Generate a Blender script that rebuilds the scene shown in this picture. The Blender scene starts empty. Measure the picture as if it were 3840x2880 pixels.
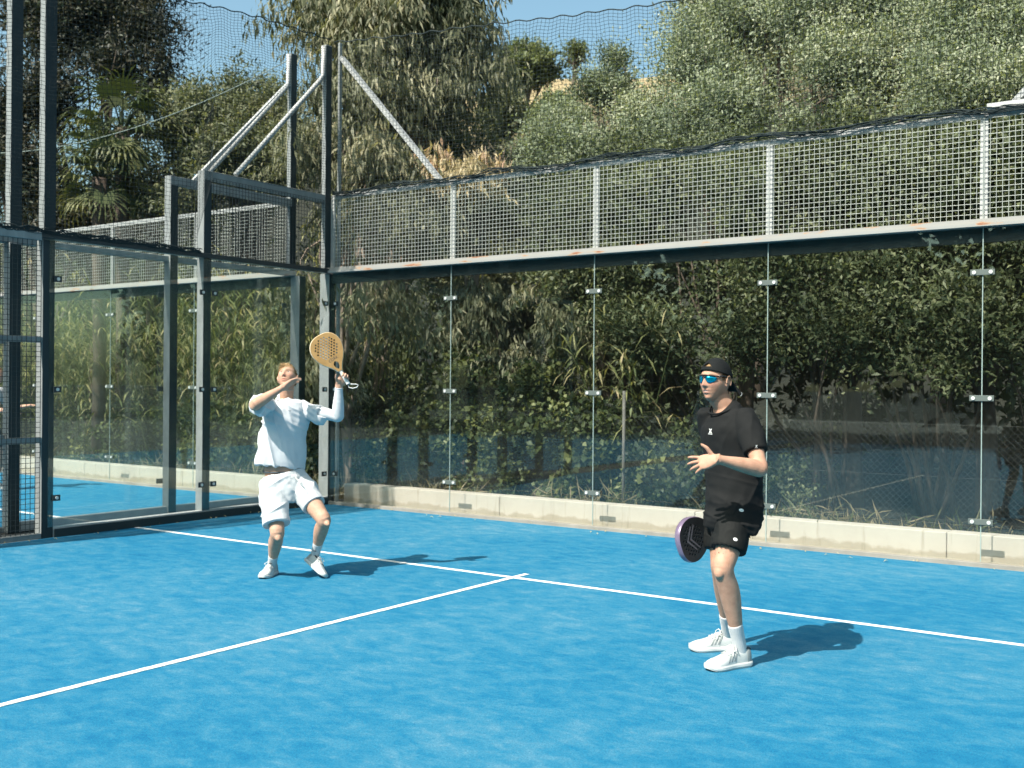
import bpy, bmesh, math, random
import numpy as np
from mathutils import Vector, Matrix
from mathutils.bvhtree import BVHTree

R = math.radians
random.seed(7)
rng = np.random.default_rng(11)
scene = bpy.context.scene
col = scene.collection

# ------------------------------------------------------------------ camera
CAM = Vector((10.083, -10.289, 1.600))
YAW, PITCH, ROLL = 0.60894, -0.0007, 0.0080
cam_d = bpy.data.cameras.new('camera')
cam_d.sensor_width = 36.0
cam_d.lens = 38.09
cam_d.clip_start = 0.05
cam_d.clip_end = 600.0
cam = bpy.data.objects.new('camera', cam_d)
col.objects.link(cam)
cam.matrix_world = (Matrix.Translation(CAM) @ Matrix.Rotation(YAW, 4, 'Z') @
                    Matrix.Rotation(R(90) + PITCH, 4, 'X') @ Matrix.Rotation(ROLL, 4, 'Z'))
scene.camera = cam
cam_d.dof.use_dof = True
cam_d.dof.focus_distance = 7.2
cam_d.dof.aperture_fstop = 3.2

# ------------------------------------------------------------------ sky and sun
SUN_EL = R(49.5)
SUN_TO = Vector((0.19, 0.982, 0)).normalized()          # the way shadows fall
to_sun = Vector((-SUN_TO.x * math.cos(SUN_EL), -SUN_TO.y * math.cos(SUN_EL), math.sin(SUN_EL)))
world = bpy.data.worlds.new('World')
scene.world = world
world.use_nodes = True
nt = world.node_tree
nt.nodes.clear()
sky = nt.nodes.new('ShaderNodeTexSky')
sky.sky_type = 'NISHITA'
sky.sun_disc = False
sky.sun_elevation = SUN_EL
sky.sun_rotation = math.atan2(to_sun.x, to_sun.y)
sky.air_density = 1.0
sky.dust_density = 3.2
sky.ozone_density = 0.75
bg = nt.nodes.new('ShaderNodeBackground')
bg.inputs['Strength'].default_value = 0.122
wo = nt.nodes.new('ShaderNodeOutputWorld')
tint = nt.nodes.new('ShaderNodeMix'); tint.data_type = 'RGBA'; tint.blend_type = 'MULTIPLY'; tint.inputs['Factor'].default_value = 1.0
tint.inputs[7].default_value = (0.97, 1.17, 1.04, 1)
nt.links.new(sky.outputs[0], tint.inputs[6])
nt.links.new(tint.outputs[2], bg.inputs[0])
nt.links.new(bg.outputs[0], wo.inputs[0])

sun_d = bpy.data.lights.new('sun', 'SUN')
sun_d.energy = 4.9
sun_d.angle = R(0.55)
sun_d.color = (1.0, 0.945, 0.86)
sun = bpy.data.objects.new('sun', sun_d)
col.objects.link(sun)
sun.location = (0, -20, 30)
sun.rotation_euler = to_sun.to_track_quat('Z', 'Y').to_euler()

scene.render.engine = 'CYCLES'
scene.view_settings.view_transform = 'Standard'
scene.view_settings.look = 'None'
scene.view_settings.exposure = 0.78
scene.view_settings.gamma = 1.0
scene.cycles.max_bounces = 10
scene.cycles.transparent_max_bounces = 48
scene.cycles.caustics_reflective = False
scene.cycles.caustics_refractive = False

# ------------------------------------------------------------------ helpers
def tag(o, label=None, cat=None, group=None, kind=None):
    if label: o['label'] = label
    if cat: o['category'] = cat
    if group: o['group'] = group
    if kind: o['kind'] = kind
    return o

def empty(name, loc=(0, 0, 0), rz=0, parent=None):
    o = bpy.data.objects.new(name, None)
    col.objects.link(o)
    o.location = loc
    o.rotation_euler = (0, 0, rz)
    if parent: o.parent = parent
    return o

def link(name, me, mat=None, parent=None, smooth=False):
    if mat is not None and len(me.materials) == 0: me.materials.append(mat)
    o = bpy.data.objects.new(name, me)
    col.objects.link(o)
    if parent:
        o.parent = parent
        if parent.type == 'EMPTY' or parent.type == 'MESH':
            o.matrix_parent_inverse = Matrix.Identity(4)
    if smooth:
        me.polygons.foreach_set('use_smooth', [True] * len(me.polygons))
    return o

def mesh_np(name, V, F):
    """fast mesh from arrays; F is (n,3) or (n,4)"""
    me = bpy.data.meshes.new(name)
    V = np.ascontiguousarray(V, dtype=np.float32)
    F = np.ascontiguousarray(F, dtype=np.int32)
    n, k = F.shape
    me.vertices.add(len(V))
    me.vertices.foreach_set('co', V.ravel())
    me.loops.add(n * k)
    me.loops.foreach_set('vertex_index', F.ravel())
    me.polygons.add(n)
    me.polygons.foreach_set('loop_start', np.arange(0, n * k, k, dtype=np.int32))
    me.update(calc_edges=True)
    return me

class MB:
    """collects simple solids into one mesh"""
    def __init__(s): s.v = []; s.f = []
    def add(s, v, f):
        b = len(s.v)
        s.v += [tuple(p) for p in v]
        s.f += [tuple(i + b for i in q) for q in f]
        return s
    def box(s, a, b):
        x0, y0, z0 = a; x1, y1, z1 = b
        v = [(x0,y0,z0),(x1,y0,z0),(x1,y1,z0),(x0,y1,z0),(x0,y0,z1),(x1,y0,z1),(x1,y1,z1),(x0,y1,z1)]
        return s.add(v, [(0,3,2,1),(4,5,6,7),(0,1,5,4),(1,2,6,5),(2,3,7,6),(3,0,4,7)])
    def bar(s, p, q, w, h=None, n=4, up=(0, 0, 1), twist=0.0):
        """prism from p to q; n sides, w radius or (for n==4) widths w,h"""
        p = Vector(p); q = Vector(q); d = (q - p)
        if d.length < 1e-6: return s
        d.normalize()
        u = Vector(up)
        if abs(d.dot(u)) > 0.98: u = Vector((1, 0, 0))
        a = d.cross(u).normalized(); b = a.cross(d).normalized()
        if h is None: h = w
        v = []
        for c in (p, q):
            if n == 4:
                for sx, sy in ((-1,-1),(1,-1),(1,1),(-1,1)): v.append(c + a * (w * .5 * sx) + b * (h * .5 * sy))
            else:
                for k in range(n):
                    t = 2 * math.pi * k / n + twist
                    v.append(c + a * (w * .5 * math.cos(t)) + b * (h * .5 * math.sin(t)))
        f = [tuple(range(n - 1, -1, -1)), tuple(range(n, 2 * n))]
        for k in range(n):
            f.append((k, (k + 1) % n, n + (k + 1) % n, n + k))
        return s.add(v, f)
    def path(s, pts, w, n=6):
        """round tube along points, w diameter or list"""
        pts = [Vector(p) for p in pts]
        m = len(pts)
        ws = w if isinstance(w, (list, tuple)) else [w] * m
        t0 = (pts[1] - pts[0]).normalized()
        u = Vector((0, 0, 1)) if abs(t0.z) < .9 else Vector((1, 0, 0))
        v = []
        for i in range(m):
            t = (pts[min(i + 1, m - 1)] - pts[max(i - 1, 0)]).normalized()
            a = t.cross(u)
            if a.length < 1e-4: a = t.cross(Vector((0.3, 1, 0.2)))
            a.normalize(); b = a.cross(t).normalized(); u = b
            for k in range(n):
                an = 2 * math.pi * k / n
                v.append(pts[i] + (a * math.cos(an) + b * math.sin(an)) * (ws[i] * .5))
        f = [tuple(range(n - 1, -1, -1)), tuple(range((m - 1) * n, m * n))]
        for i in range(m - 1):
            for k in range(n):
                f.append((i*n+k, i*n+(k+1)%n, (i+1)*n+(k+1)%n, (i+1)*n+k))
        return s.add(v, f)
    def mesh(s, name):
        me = bpy.data.meshes.new(name)
        me.from_pydata(s.v, [], s.f)
        me.update()
        return me
    def build(s, name, mat, parent=None, smooth=False, bevel=0):
        me = s.mesh(name)
        if bevel:
            bm = bmesh.new(); bm.from_mesh(me)
            bmesh.ops.bevel(bm, geom=bm.edges[:], offset=bevel, segments=1, affect='EDGES', profile=.5)
            bm.to_mesh(me); bm.free()
        return link(name, me, mat, parent, smooth)

# ------------------------------------------------------------------ materials
def newmat(name):
    m = bpy.data.materials.new(name)
    m.use_nodes = True
    n = m.node_tree
    n.nodes.clear()
    out = n.nodes.new('ShaderNodeOutputMaterial')
    return m, n, out

def N(n, t, **kw):
    x = n.nodes.new(t)
    for k, v in kw.items():
        if k in x.inputs: x.inputs[k].default_value = v
        else: setattr(x, k, v)
    return x

def ramp(n, stops, interp='LINEAR'):
    r = n.nodes.new('ShaderNodeValToRGB')
    r.color_ramp.interpolation = interp
    e = r.color_ramp.elements
    while len(e) < len(stops): e.new(0.5)
    for i, (p, c) in enumerate(stops):
        e[i].position = p
        e[i].color = (c[0], c[1], c[2], 1) if len(c) == 3 else c
    return r

def coords(n, scale=(1, 1, 1), kind='Object'):
    tc = N(n, 'ShaderNodeTexCoord')
    mp = N(n, 'ShaderNodeMapping')
    mp.inputs['Scale'].default_value = scale
    n.links.new(tc.outputs[kind], mp.inputs[0])
    return mp.outputs[0]

def simple(name, c, rough=0.6, metal=0.0, c2=None, scale=6.0, bump=0.0, bscale=60.0, spec=0.5, stretch=(1, 1, 1), detail=6):
    """principled with two colours mixed by noise and a fine bump"""
    m, n, out = newmat(name)
    p = N(n, 'ShaderNodeBsdfPrincipled', Roughness=rough, Metallic=metal)
    p.inputs['Specular IOR Level'].default_value = spec
    co = coords(n, stretch)
    if c2 is not None:
        t = N(n, 'ShaderNodeTexNoise', Scale=scale, Detail=detail, Roughness=0.62)
        n.links.new(co, t.inputs['Vector'])
        r = ramp(n, [(0.32, c), (0.68, c2)])
        n.links.new(t.outputs['Fac'], r.inputs[0])
        n.links.new(r.outputs[0], p.inputs['Base Color'])
    else:
        p.inputs['Base Color'].default_value = (*c, 1)
    if bump:
        t2 = N(n, 'ShaderNodeTexNoise', Scale=bscale, Detail=4)
        n.links.new(co, t2.inputs['Vector'])
        b = N(n, 'ShaderNodeBump', Strength=bump, Distance=0.01)
        n.links.new(t2.outputs['Fac'], b.inputs['Height'])
        n.links.new(b.outputs[0], p.inputs['Normal'])
    n.links.new(p.outputs[0], out.inputs[0])
    return m

M = {}
M['galv'] = simple('galvanised_steel', (0.18, 0.195, 0.195), 0.55, 0.0, (0.26, 0.275, 0.27), 9, 0.15, 90, stretch=(1, 1, .35))
M['greymetal'] = simple('weathered_grey_metal', (0.34, 0.35, 0.35), 0.55, 0.1, (0.46, 0.46, 0.445), 5, 0.2, 60)
M['wire'] = simple('pale_wire', (0.40, 0.42, 0.385), 0.5, 0.2)
M['blackwire'] = simple('black_wire', (0.02, 0.028, 0.03), 0.6)
M['net'] = simple('black_netting', (0.012, 0.022, 0.024), 0.85)
M['rope'] = simple('pale_rope', (0.20, 0.24, 0.22), 0.85)
M['strip'] = simple('rail_and_shade_black', (0.010, 0.022, 0.026), 0.6)  # paints shade onto post and pole faces; also colours the bottom rail
M['black'] = simple('black_plate', (0.022, 0.03, 0.032), 0.45)
M['bolt'] = simple('pale_bolt', (0.70, 0.70, 0.67), 0.35, 0.3)
M['clip'] = simple('grey_clip', (0.12, 0.14, 0.13), 0.4, 0.2)
M['seal'] = simple('glass_joint_seal', (0.27, 0.34, 0.32), 0.4)

# rail: light grey with patches of rust along it
def rail_mat():
    m, n, out = newmat('rail_with_rust')
    p = N(n, 'ShaderNodeBsdfPrincipled', Roughness=0.6)
    co = coords(n, (1.6, 1, 9))
    t = N(n, 'ShaderNodeTexNoise', Scale=1.7, Detail=5, Roughness=0.55)
    n.links.new(co, t.inputs['Vector'])
    r = ramp(n, [(0.0, (0.30, 0.30, 0.285)), (0.585, (0.27, 0.265, 0.25)), (0.61, (0.36, 0.25, 0.17)), (0.66, (0.25, 0.10, 0.05))])
    n.links.new(t.outputs['Fac'], r.inputs[0])
    n.links.new(r.outputs[0], p.inputs['Base Color'])
    n.links.new(p.outputs[0], out.inputs[0])
    return m
M['rail'] = rail_mat()
M['footrail'] = simple('dusty_foot_rail', (0.20, 0.185, 0.16), .8, 0, (0.30, 0.28, 0.245), 3, 0.2, 60)
M['beam'] = simple('dark_painted_beam', (0.022, 0.030, 0.028), 0.8, 0, (0.03, 0.038, 0.035), 4)

def turf_mat():
    m, n, out = newmat('blue_sanded_turf')
    p = N(n, 'ShaderNodeBsdfPrincipled', Roughness=0.85)
    p.inputs['Specular IOR Level'].default_value = 0.25
    L = n.links.new
    co = coords(n)
    # play streaks: sand swept into soft patches, stretched along the play direction
    mp = N(n, 'ShaderNodeMapping'); mp.inputs['Scale'].default_value = (1.0, 1.5, 1); mp.inputs['Rotation'].default_value = (0, 0, R(33))
    L(co, mp.inputs[0])
    n1 = N(n, 'ShaderNodeTexNoise', Scale=5.0, Detail=10, Roughness=0.68, Distortion=0.3)
    L(mp.outputs[0], n1.inputs['Vector'])
    n2 = N(n, 'ShaderNodeTexNoise', Scale=0.45, Detail=3)
    L(co, n2.inputs['Vector'])
    n3 = N(n, 'ShaderNodeTexNoise', Scale=120, Detail=4, Roughness=0.8)
    L(co, n3.inputs['Vector'])
    n4 = N(n, 'ShaderNodeTexNoise', Scale=38, Detail=4, Roughness=0.7)
    L(co, n4.inputs['Vector'])
    def ma(op, a, b):
        x = N(n, 'ShaderNodeMath', operation=op)
        for i, q in enumerate((a, b)):
            if isinstance(q, (int, float)): x.inputs[i].default_value = q
            else: L(q, x.inputs[i])
        return x.outputs[0]
    s = ma('ADD', n1.outputs['Fac'], ma('MULTIPLY', ma('SUBTRACT', n2.outputs['Fac'], 0.5), 0.55))
    s = ma('ADD', s, ma('MULTIPLY', ma('SUBTRACT', n4.outputs['Fac'], 0.5), 0.45))
    r = ramp(n, [(0.25, (0.000, 0.106, 0.228)), (0.42, (0.006, 0.134, 0.252)), (0.56, (0.024, 0.160, 0.268)), (0.70, (0.056, 0.188, 0.284)), (0.84, (0.090, 0.215, 0.300))])
    L(s, r.inputs[0])
    g = ramp(n, [(0.28, (0.42, 0.58, 0.66)), (0.5, (1, 1, 1)), (0.72, (2.1, 1.50, 1.30))])
    L(n3.outputs['Fac'], g.inputs[0])
    mx = N(n, 'ShaderNodeMix', data_type='RGBA', blend_type='MULTIPLY')
    mx.inputs['Factor'].default_value = 1.0
    L(r.outputs[0], mx.inputs[6]); L(g.outputs[0], mx.inputs[7])
    L(mx.outputs[2], p.inputs['Base Color'])
    b = N(n, 'ShaderNodeBump', Strength=0.35, Distance=0.012)
    L(n3.outputs['Fac'], b.inputs['Height'])
    L(b.outputs[0], p.inputs['Normal'])
    L(p.outputs[0], out.inputs[0])
    return m
M['turf'] = turf_mat()
M['line'] = simple('white_line_turf', (0.66, 0.66, 0.63), 0.9, 0, (0.78, 0.77, 0.74), 30, 0.3, 240)

def concrete_mat():
    m, n, out = newmat('cream_concrete')
    p = N(n, 'ShaderNodeBsdfPrincipled', Roughness=0.88)
    L = n.links.new
    co = coords(n)
    a = N(n, 'ShaderNodeTexNoise', Scale=2.4, Detail=8, Roughness=0.6); L(co, a.inputs['Vector'])
    r = ramp(n, [(0.3, (0.425, 0.372, 0.315)), (0.7, (0.485, 0.430, 0.372))]); L(a.outputs['Fac'], r.inputs[0])
    # drip stains: noise squeezed sideways, strongest below the top edge
    mp = N(n, 'ShaderNodeMapping'); mp.inputs['Scale'].default_value = (9, 1, 0.7); L(co, mp.inputs[0])
    b = N(n, 'ShaderNodeTexNoise', Scale=1.6, Detail=6, Roughness=0.7); L(mp.outputs[0], b.inputs['Vector'])
    rb = ramp(n, [(0.56, (1, 1, 1)), (0.78, (0.66, 0.63, 0.56))]); L(b.outputs['Fac'], rb.inputs[0])
    mx = N(n, 'ShaderNodeMix', data_type='RGBA', blend_type='MULTIPLY'); mx.inputs['Factor'].default_value = 1
    L(r.outputs[0], mx.inputs[6]); L(rb.outputs[0], mx.inputs[7])
    # splashed soil along the foot, in uneven patches
    sep = N(n, 'ShaderNodeSeparateXYZ'); L(co, sep.inputs[0])
    c = N(n, 'ShaderNodeTexNoise', Scale=7, Detail=5); L(co, c.inputs['Vector'])
    ad = N(n, 'ShaderNodeMath', operation='MULTIPLY_ADD'); L(c.outputs['Fac'], ad.inputs[0]); ad.inputs[1].default_value = -0.16; L(sep.outputs['Z'], ad.inputs[2])
    rc = ramp(n, [(0.0, (0.74, 0.71, 0.64)), (0.03, (1, 1, 1))])
    ad2 = N(n, 'ShaderNodeMath', operation='ADD'); L(ad.outputs[0], ad2.inputs[0]); ad2.inputs[1].default_value = 0.03
    L(ad2.outputs[0], rc.inputs[0])
    mx2 = N(n, 'ShaderNodeMix', data_type='RGBA', blend_type='MULTIPLY'); mx2.inputs['Factor'].default_value = 1
    L(mx.outputs[2], mx2.inputs[6]); L(rc.outputs[0], mx2.inputs[7])
    L(mx2.outputs[2], p.inputs['Base Color'])
    bt = N(n, 'ShaderNodeTexNoise', Scale=120, Detail=3); L(co, bt.inputs['Vector'])
    bp = N(n, 'ShaderNodeBump', Strength=0.2, Distance=0.004); L(bt.outputs['Fac'], bp.inputs['Height']); L(bp.outputs[0], p.inputs['Normal'])
    L(p.outputs[0], out.inputs[0])
    return m
M['concrete'] = concrete_mat()

def glass_mat():
    """clear toughened pane: fresnel reflection, faint green tint, dust and ball marks"""
    m, n, out = newmat('court_glass')
    L = n.links.new
    tr = N(n, 'ShaderNodeBsdfTransparent'); tr.inputs[0].default_value = (0.982, 0.996, 0.990, 1)
    gl = N(n, 'ShaderNodeBsdfGlossy', Roughness=0.0); gl.inputs[0].default_value = (0.86, 1.0, 0.97, 1)
    df = N(n, 'ShaderNodeBsdfDiffuse'); df.inputs[0].default_value = (0.72, 0.76, 0.70, 1)
    fr = N(n, 'ShaderNodeFresnel', IOR=1.52)
    ge = N(n, 'ShaderNodeNewGeometry')          # the node inverts the index on a back face: undo that for a thin pane
    mr = N(n, 'ShaderNodeMapRange'); L(ge.outputs['Backfacing'], mr.inputs[0])
    mr.inputs[3].default_value = 1.52; mr.inputs[4].default_value = 1 / 1.52
    L(mr.outputs[0], fr.inputs['IOR'])
    mx = N(n, 'ShaderNodeMixShader'); L(fr.outputs[0], mx.inputs[0]); L(tr.outputs[0], mx.inputs[1]); L(gl.outputs[0], mx.inputs[2])
    co = coords(n)
    sep = N(n, 'ShaderNodeSeparateXYZ'); L(co, sep.inputs[0])
    a = N(n, 'ShaderNodeTexNoise', Scale=1.3, Detail=6, Roughness=0.6); L(co, a.inputs['Vector'])
    h = N(n, 'ShaderNodeMapRange'); L(sep.outputs['Z'], h.inputs[0])
    h.inputs[1].default_value = 1.5; h.inputs[2].default_value = 0.1; h.inputs[3].default_value = 0.0; h.inputs[4].default_value = 1.0
    r = ramp(n, [(0.35, (0, 0, 0)), (0.75, (1, 1, 1))]); L(a.outputs['Fac'], r.inputs[0])
    mu = N(n, 'ShaderNodeMath', operation='MULTIPLY'); L(h.outputs[0], mu.inputs[0]); L(r.outputs[0], mu.inputs[1])
    ad = N(n, 'ShaderNodeMath', operation='MULTIPLY_ADD'); L(mu.outputs[0], ad.inputs[0]); ad.inputs[1].default_value = 0.020; ad.inputs[2].default_value = 0.0012
    mx2 = N(n, 'ShaderNodeMixShader'); L(ad.outputs[0], mx2.inputs[0]); L(mx.outputs[0], mx2.inputs[1]); L(df.outputs[0], mx2.inputs[2])
    L(mx2.outputs[0], out.inputs[0])
    return m
M['glass'] = glass_mat()
# ================================================================== SETTING
GAP = 0.75
def hill_z(x, y):
    s = np.clip((y - 6.0) / 26.0, 0, 1)
    s = s * s * (3 - 2 * s)
    h = 15.3 * s + 0.5 * np.sin(x * .21 + 1.3) * s + 0.4 * np.sin(x * .5 + y * .33) * s
    h = h * (1 - 0.25 * np.clip((-x - 22) / 30, 0, 1)) 
    near = np.clip((y - 0.5) / 1.2, 0, 1) * 0.12
    return -0.06 + near + h

def ground_mesh():
    xs = np.concatenate([np.linspace(-300, -60, 9), np.linspace(-55, 45, 101), np.linspace(50, 300, 10)])
    ys = np.concatenate([np.linspace(-300, -40, 8), np.linspace(-35, 0.4, 20), np.linspace(0.8, 50, 99), np.linspace(60, 300, 8)])
    X, Y = np.meshgrid(xs, ys)
    Z = hill_z(X, Y)
    inside = (Y > 1.0)
    Z = Z + np.where(inside, 0.05 * np.sin(X * 3.1) * np.cos(Y * 2.7), 0)
    V = np.stack([X.ravel(), Y.ravel(), Z.ravel()], 1)
    nx, ny = len(xs), len(ys)
    i = np.arange(ny - 1)[:, None] * nx + np.arange(nx - 1)[None, :]
    F = np.stack([i, i + 1, i + 1 + nx, i + nx], -1).reshape(-1, 4)
    return mesh_np('ground', V, F)
def soil_mat():
    """dark leaf litter under the trees, dry grass higher up the slope"""
    m, n, out = newmat('bank_soil_and_dry_grass')
    L = n.links.new
    p = N(n, 'ShaderNodeBsdfPrincipled', Roughness=0.95)
    co = coords(n)
    t = N(n, 'ShaderNodeTexNoise', Scale=1.3, Detail=8, Roughness=.65); L(co, t.inputs['Vector'])
    a = ramp(n, [(.3, (0.006, 0.008, 0.004)), (.7, (0.016, 0.017, 0.009))]); L(t.outputs['Fac'], a.inputs[0])
    b = ramp(n, [(.3, (0.22, 0.165, 0.085)), (.7, (0.40, 0.31, 0.17))]); L(t.outputs['Fac'], b.inputs[0])
    s_ = N(n, 'ShaderNodeSeparateXYZ'); L(co, s_.inputs[0])
    ad = N(n, 'ShaderNodeMath', operation='MULTIPLY_ADD'); L(t.outputs['Fac'], ad.inputs[0]); ad.inputs[1].default_value = 4.0; L(s_.outputs['Z'], ad.inputs[2])
    mr = N(n, 'ShaderNodeMapRange'); L(ad.outputs[0], mr.inputs[0]); mr.inputs[1].default_value = 12.0; mr.inputs[2].default_value = 15.0
    mx = N(n, 'ShaderNodeMix', data_type='RGBA'); L(mr.outputs[0], mx.inputs[0]); L(a.outputs[0], mx.inputs[6]); L(b.outputs[0], mx.inputs[7])
    L(mx.outputs[2], p.inputs['Base Color'])
    t2 = N(n, 'ShaderNodeTexNoise', Scale=9, Detail=5); L(co, t2.inputs['Vector'])
    bp = N(n, 'ShaderNodeBump', Strength=.7, Distance=.15); L(t2.outputs['Fac'], bp.inputs['Height']); L(bp.outputs[0], p.inputs['Normal'])
    L(p.outputs[0], out.inputs[0])
    return m
M['soil'] = soil_mat()
tag(link('ground', ground_mesh(), M['soil'], smooth=True), kind='structure')

M['paving'] = simple('dark_paving', (0.07, 0.072, 0.07), 0.9, 0, (0.11, 0.11, 0.105), 4, 0.3, 80)
tag(MB().box((-30, -40, -0.2), (18, 0.62, -0.012)).build('pavement', M['paving']), kind='structure')

def woven_line(x0, y0, x1, y1, w, name, par, seed):
    rr = random.Random(seed)
    d = Vector((x1 - x0, y1 - y0, 0)); L = d.length; d.normalize(); sd = Vector((-d.y, d.x, 0))
    n = max(2, int(L / .03)); V = []; F = []
    for i in range(n + 1):
        p = Vector((x0, y0, .004)) + d * (L * i / n)
        for sg in (-1, 1): V.append(p + sd * (sg * (w + rr.uniform(-.0028, .0028))))
    for i in range(n): F.append((2*i, 2*i+2, 2*i+3, 2*i+1))
    b = len(V); V += [v - Vector((0, 0, .003)) for v in V]
    for i in range(n): F += [(2*i, 2*i+b, 2*i+2+b, 2*i+2), (2*i+1, 2*i+3, 2*i+3+b, 2*i+1+b)]
    return MB().add(V, F).build(name, M['line'], par)
def court(x0, x1):
    o = MB().add([(x0, -20, 0), (x1, -20, 0), (x1, 0.0, 0), (x0, 0.0, 0), (x0, -20, -0.008), (x1, -20, -0.008), (x1, 0, -0.008), (x0, 0, -0.008)],
                 [(0, 1, 2, 3), (4, 7, 6, 5), (0, 4, 5, 1), (1, 5, 6, 2), (2, 6, 7, 3), (3, 7, 4, 0)]).build('court_surface', M['turf'])
    tag(o, kind='structure')
    ys = -2.962
    w = 0.025
    xm = (x0 + x1) / 2
    woven_line(x0 + .01, ys, x1 - .01, ys, w, 'service_line', o, 1)
    woven_line(xm, -10, xm, ys - w - .003, w, 'centre_line', o, 2)
    woven_line(xm, ys + w + .003, xm, ys + .20, w, 'centre_line', o, 3)
    woven_line(x0 + .01, -17.05, x1 - .01, -17.05, w, 'service_line', o, 4)
    return o
court(0.0, 10.0)
court(-GAP - 10.0, -GAP)

# ------------------------------------------------------------------ low concrete kerb behind the glass
def kerb(x0, x1, label, n):
    e = empty('low_concrete_wall', (x0, 0, 0))
    tag(e, label, 'low wall', 'low cream walls behind the glass')
    L = (x1 - x0) / n
    for i in range(n):
        a, b = i * L + .0025, (i + 1) * L - .0025
        m = MB().box((a, .25, -.01), (b, .46, .25 + .003 * (i % 2)))
        m.build('block', M['concrete'], e, bevel=.006)
    MB().box((0, .03, -.012), (x1 - x0, .2495, .016)).build('ledge', M['concrete'], e)
    return e
kerb(0.02, 10.2, 'low cream concrete wall behind the glass of the players\' court', 4)
kerb(-GAP - 10, -GAP - .06, 'low cream concrete wall at the back of the neighbouring court', 4)

# ------------------------------------------------------------------ wire mesh and glass walls
def wire_grid(o, u, v, nu, nv, su, sv, d, off, sag=0.0):
    """square mesh in the plane o + u*a + v*b; returns arrays for one mesh of thin square rods"""
    o = np.array(o, float); u = np.array(u, float); v = np.array(v, float)
    w = np.cross(u, v); w /= np.linalg.norm(w)
    V = []; F = []
    def rod(p, q, a, b):
        k = len(V)
        for c in (p, q):
            for sa, sb in ((-1, -1), (1, -1), (1, 1), (-1, 1)):
                V.append(c + a * (sa * d / 2) + b * (sb * d / 2))
        F.extend([(k, k+1, k+5, k+4), (k+1, k+2, k+6, k+5), (k+2, k+3, k+7, k+6), (k+3, k, k+4, k+7)])
    for i in range(nu):
        a = o + u * (i * su) + w * off
        rod(a, a + v * ((nv - 1) * sv), u, w)
    for j in range(nv):
        a = o + v * (j * sv)
        rod(a, a + u * ((nu - 1) * su), v, w)
    return np.array(V), np.array(F)

Z_R, Z_T = 3.02, 4.04
def clip(p, parent, vertical_plane, mat, w=.205, h=.052, two=True, out=-1):
    """plate with bolts. vertical_plane 'xz' faces along y, 'yz' faces along x"""
    x, y, z = p
    t = .012
    m = MB()
    if vertical_plane == 'xz':
        m.box((x - w/2, min(y, y + out*t), z - h/2), (x + w/2, max(y, y + out*t), z + h/2))
    else:
        m.box((min(x, x + out*t), y - w/2, z - h/2), (max(x, x + out*t), y + w/2, z + h/2))
    c = m.build('clip', mat, parent, bevel=.002)
    for s in ((-1, 1) if two else (0,)):
        b = MB()
        if vertical_plane == 'xz':
            q = Vector((x + s * w * .34, y + out * (t + .0005), z)); r = Vector((0, out * .008, 0))
        else:
            q = Vector((x + out * (t + .0005), y + s * w * .34, z)); r = Vector((out * .008, 0, 0))
        b.bar(q, q + r, .034, n=12)
        b.build('bolt', M['bolt'], c, smooth=False)
    return c

def back_wall(x0, x1, label, clips=True, mirror=False):
    """five glass panes 2 m wide with a mesh band above; x0..x1 along the wall"""
    e = empty('glass_back_wall', (0, 0, 0))
    tag(e, label, 'glass wall', 'glass back walls of the courts')
    n = 5
    L = (x1 - x0) / n
    js = [x0 + L * i for i in range(n + 1)]
    for i in range(n):
        MB().box((js[i] + .004, 0.0, .045), (js[i+1] - .004, .012, Z_R - .004)).build('glass_pane', M['glass'], e)
    for x in js[1:-1]:
        MB().box((x - .0038, .001, .045), (x + .0038, .011, Z_R - .004)).build('joint_seal', M['seal'], e)
        for z in (.40, 1.50, 2.62):
            clip((x, -.002, z), e, 'xz', M['clip'], two=True)
    MB().box((x0, -.035, -.005), (x1, .022, .040)).build('bottom_rail', M['footrail'], e, bevel=.003)
    r = MB().box((x0, -.085, Z_R), (x1, .030, Z_R + .028)).box((x0, -.055, Z_R + .0282), (x1, .030, Z_R + .070))
    r.build('middle_rail', M['rail'], e)
    MB().box((x0, .034, Z_R - .13), (x1, .075, Z_R + .06)).build('backing_beam', M['beam'], e)
    MB().box((x0, .012, Z_T - .045), (x1, .062, Z_T + .008)).build('top_rail', M['greymetal'], e)
    for x in js:
        MB().box((x - .033, .014, Z_R + .0705), (x + .033, .055, Z_T - .0455)).build('post', M['greymetal'], e, bevel=.003)
    for i in range(n):
        nv = 21; sv = (Z_T - Z_R - .080) / (nv - 1)
        nu = int(round((L - .01) / .0505)) + 1
        V, F = wire_grid((js[i] + .005, .002, Z_R + .073), (1, 0, 0), (0, 0, 1), nu, nv, (L - .01) / (nu - 1), sv, .0042, .0043)
        tag(link('wire_mesh', mesh_np('wire_mesh', V, F), M['wire'], e), kind='stuff')
    return e
bw = back_wall(0.0, 10.0, 'glass back wall with pale wire mesh band, right of the corner post')
bw2 = back_wall(-GAP - 10.0, -GAP, 'neighbouring court\'s glass back wall, seen through the side glass on the left')

# end poles with braces on our back wall
def pole(name, x0, x1, y0, y1, z0, z1, e, mat='galv'):
    return MB().box((x0, y0, z0), (x1, y1, z1)).build(name, M[mat], e, bevel=.004)
pole('net_pole', .018, .050, .08, .13, 0, 6.06, bw)
MB().bar((.07, .10, 5.86), (1.80, .04, 4.06), .075, .05).build('brace', M['greymetal'], bw)
pole('net_pole', 9.93, 9.99, .08, .15, 0, 6.06, bw)
MB().bar((9.9, .10, 5.86), (8.22, .04, 4.08), .075, .05).build('brace', M['greymetal'], bw)
MB().box((8.03, -.045, Z_T + .009), (9.95, .06, Z_T + .065)).build('rail_sleeve', M['greymetal'], bw, bevel=.004)

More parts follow.
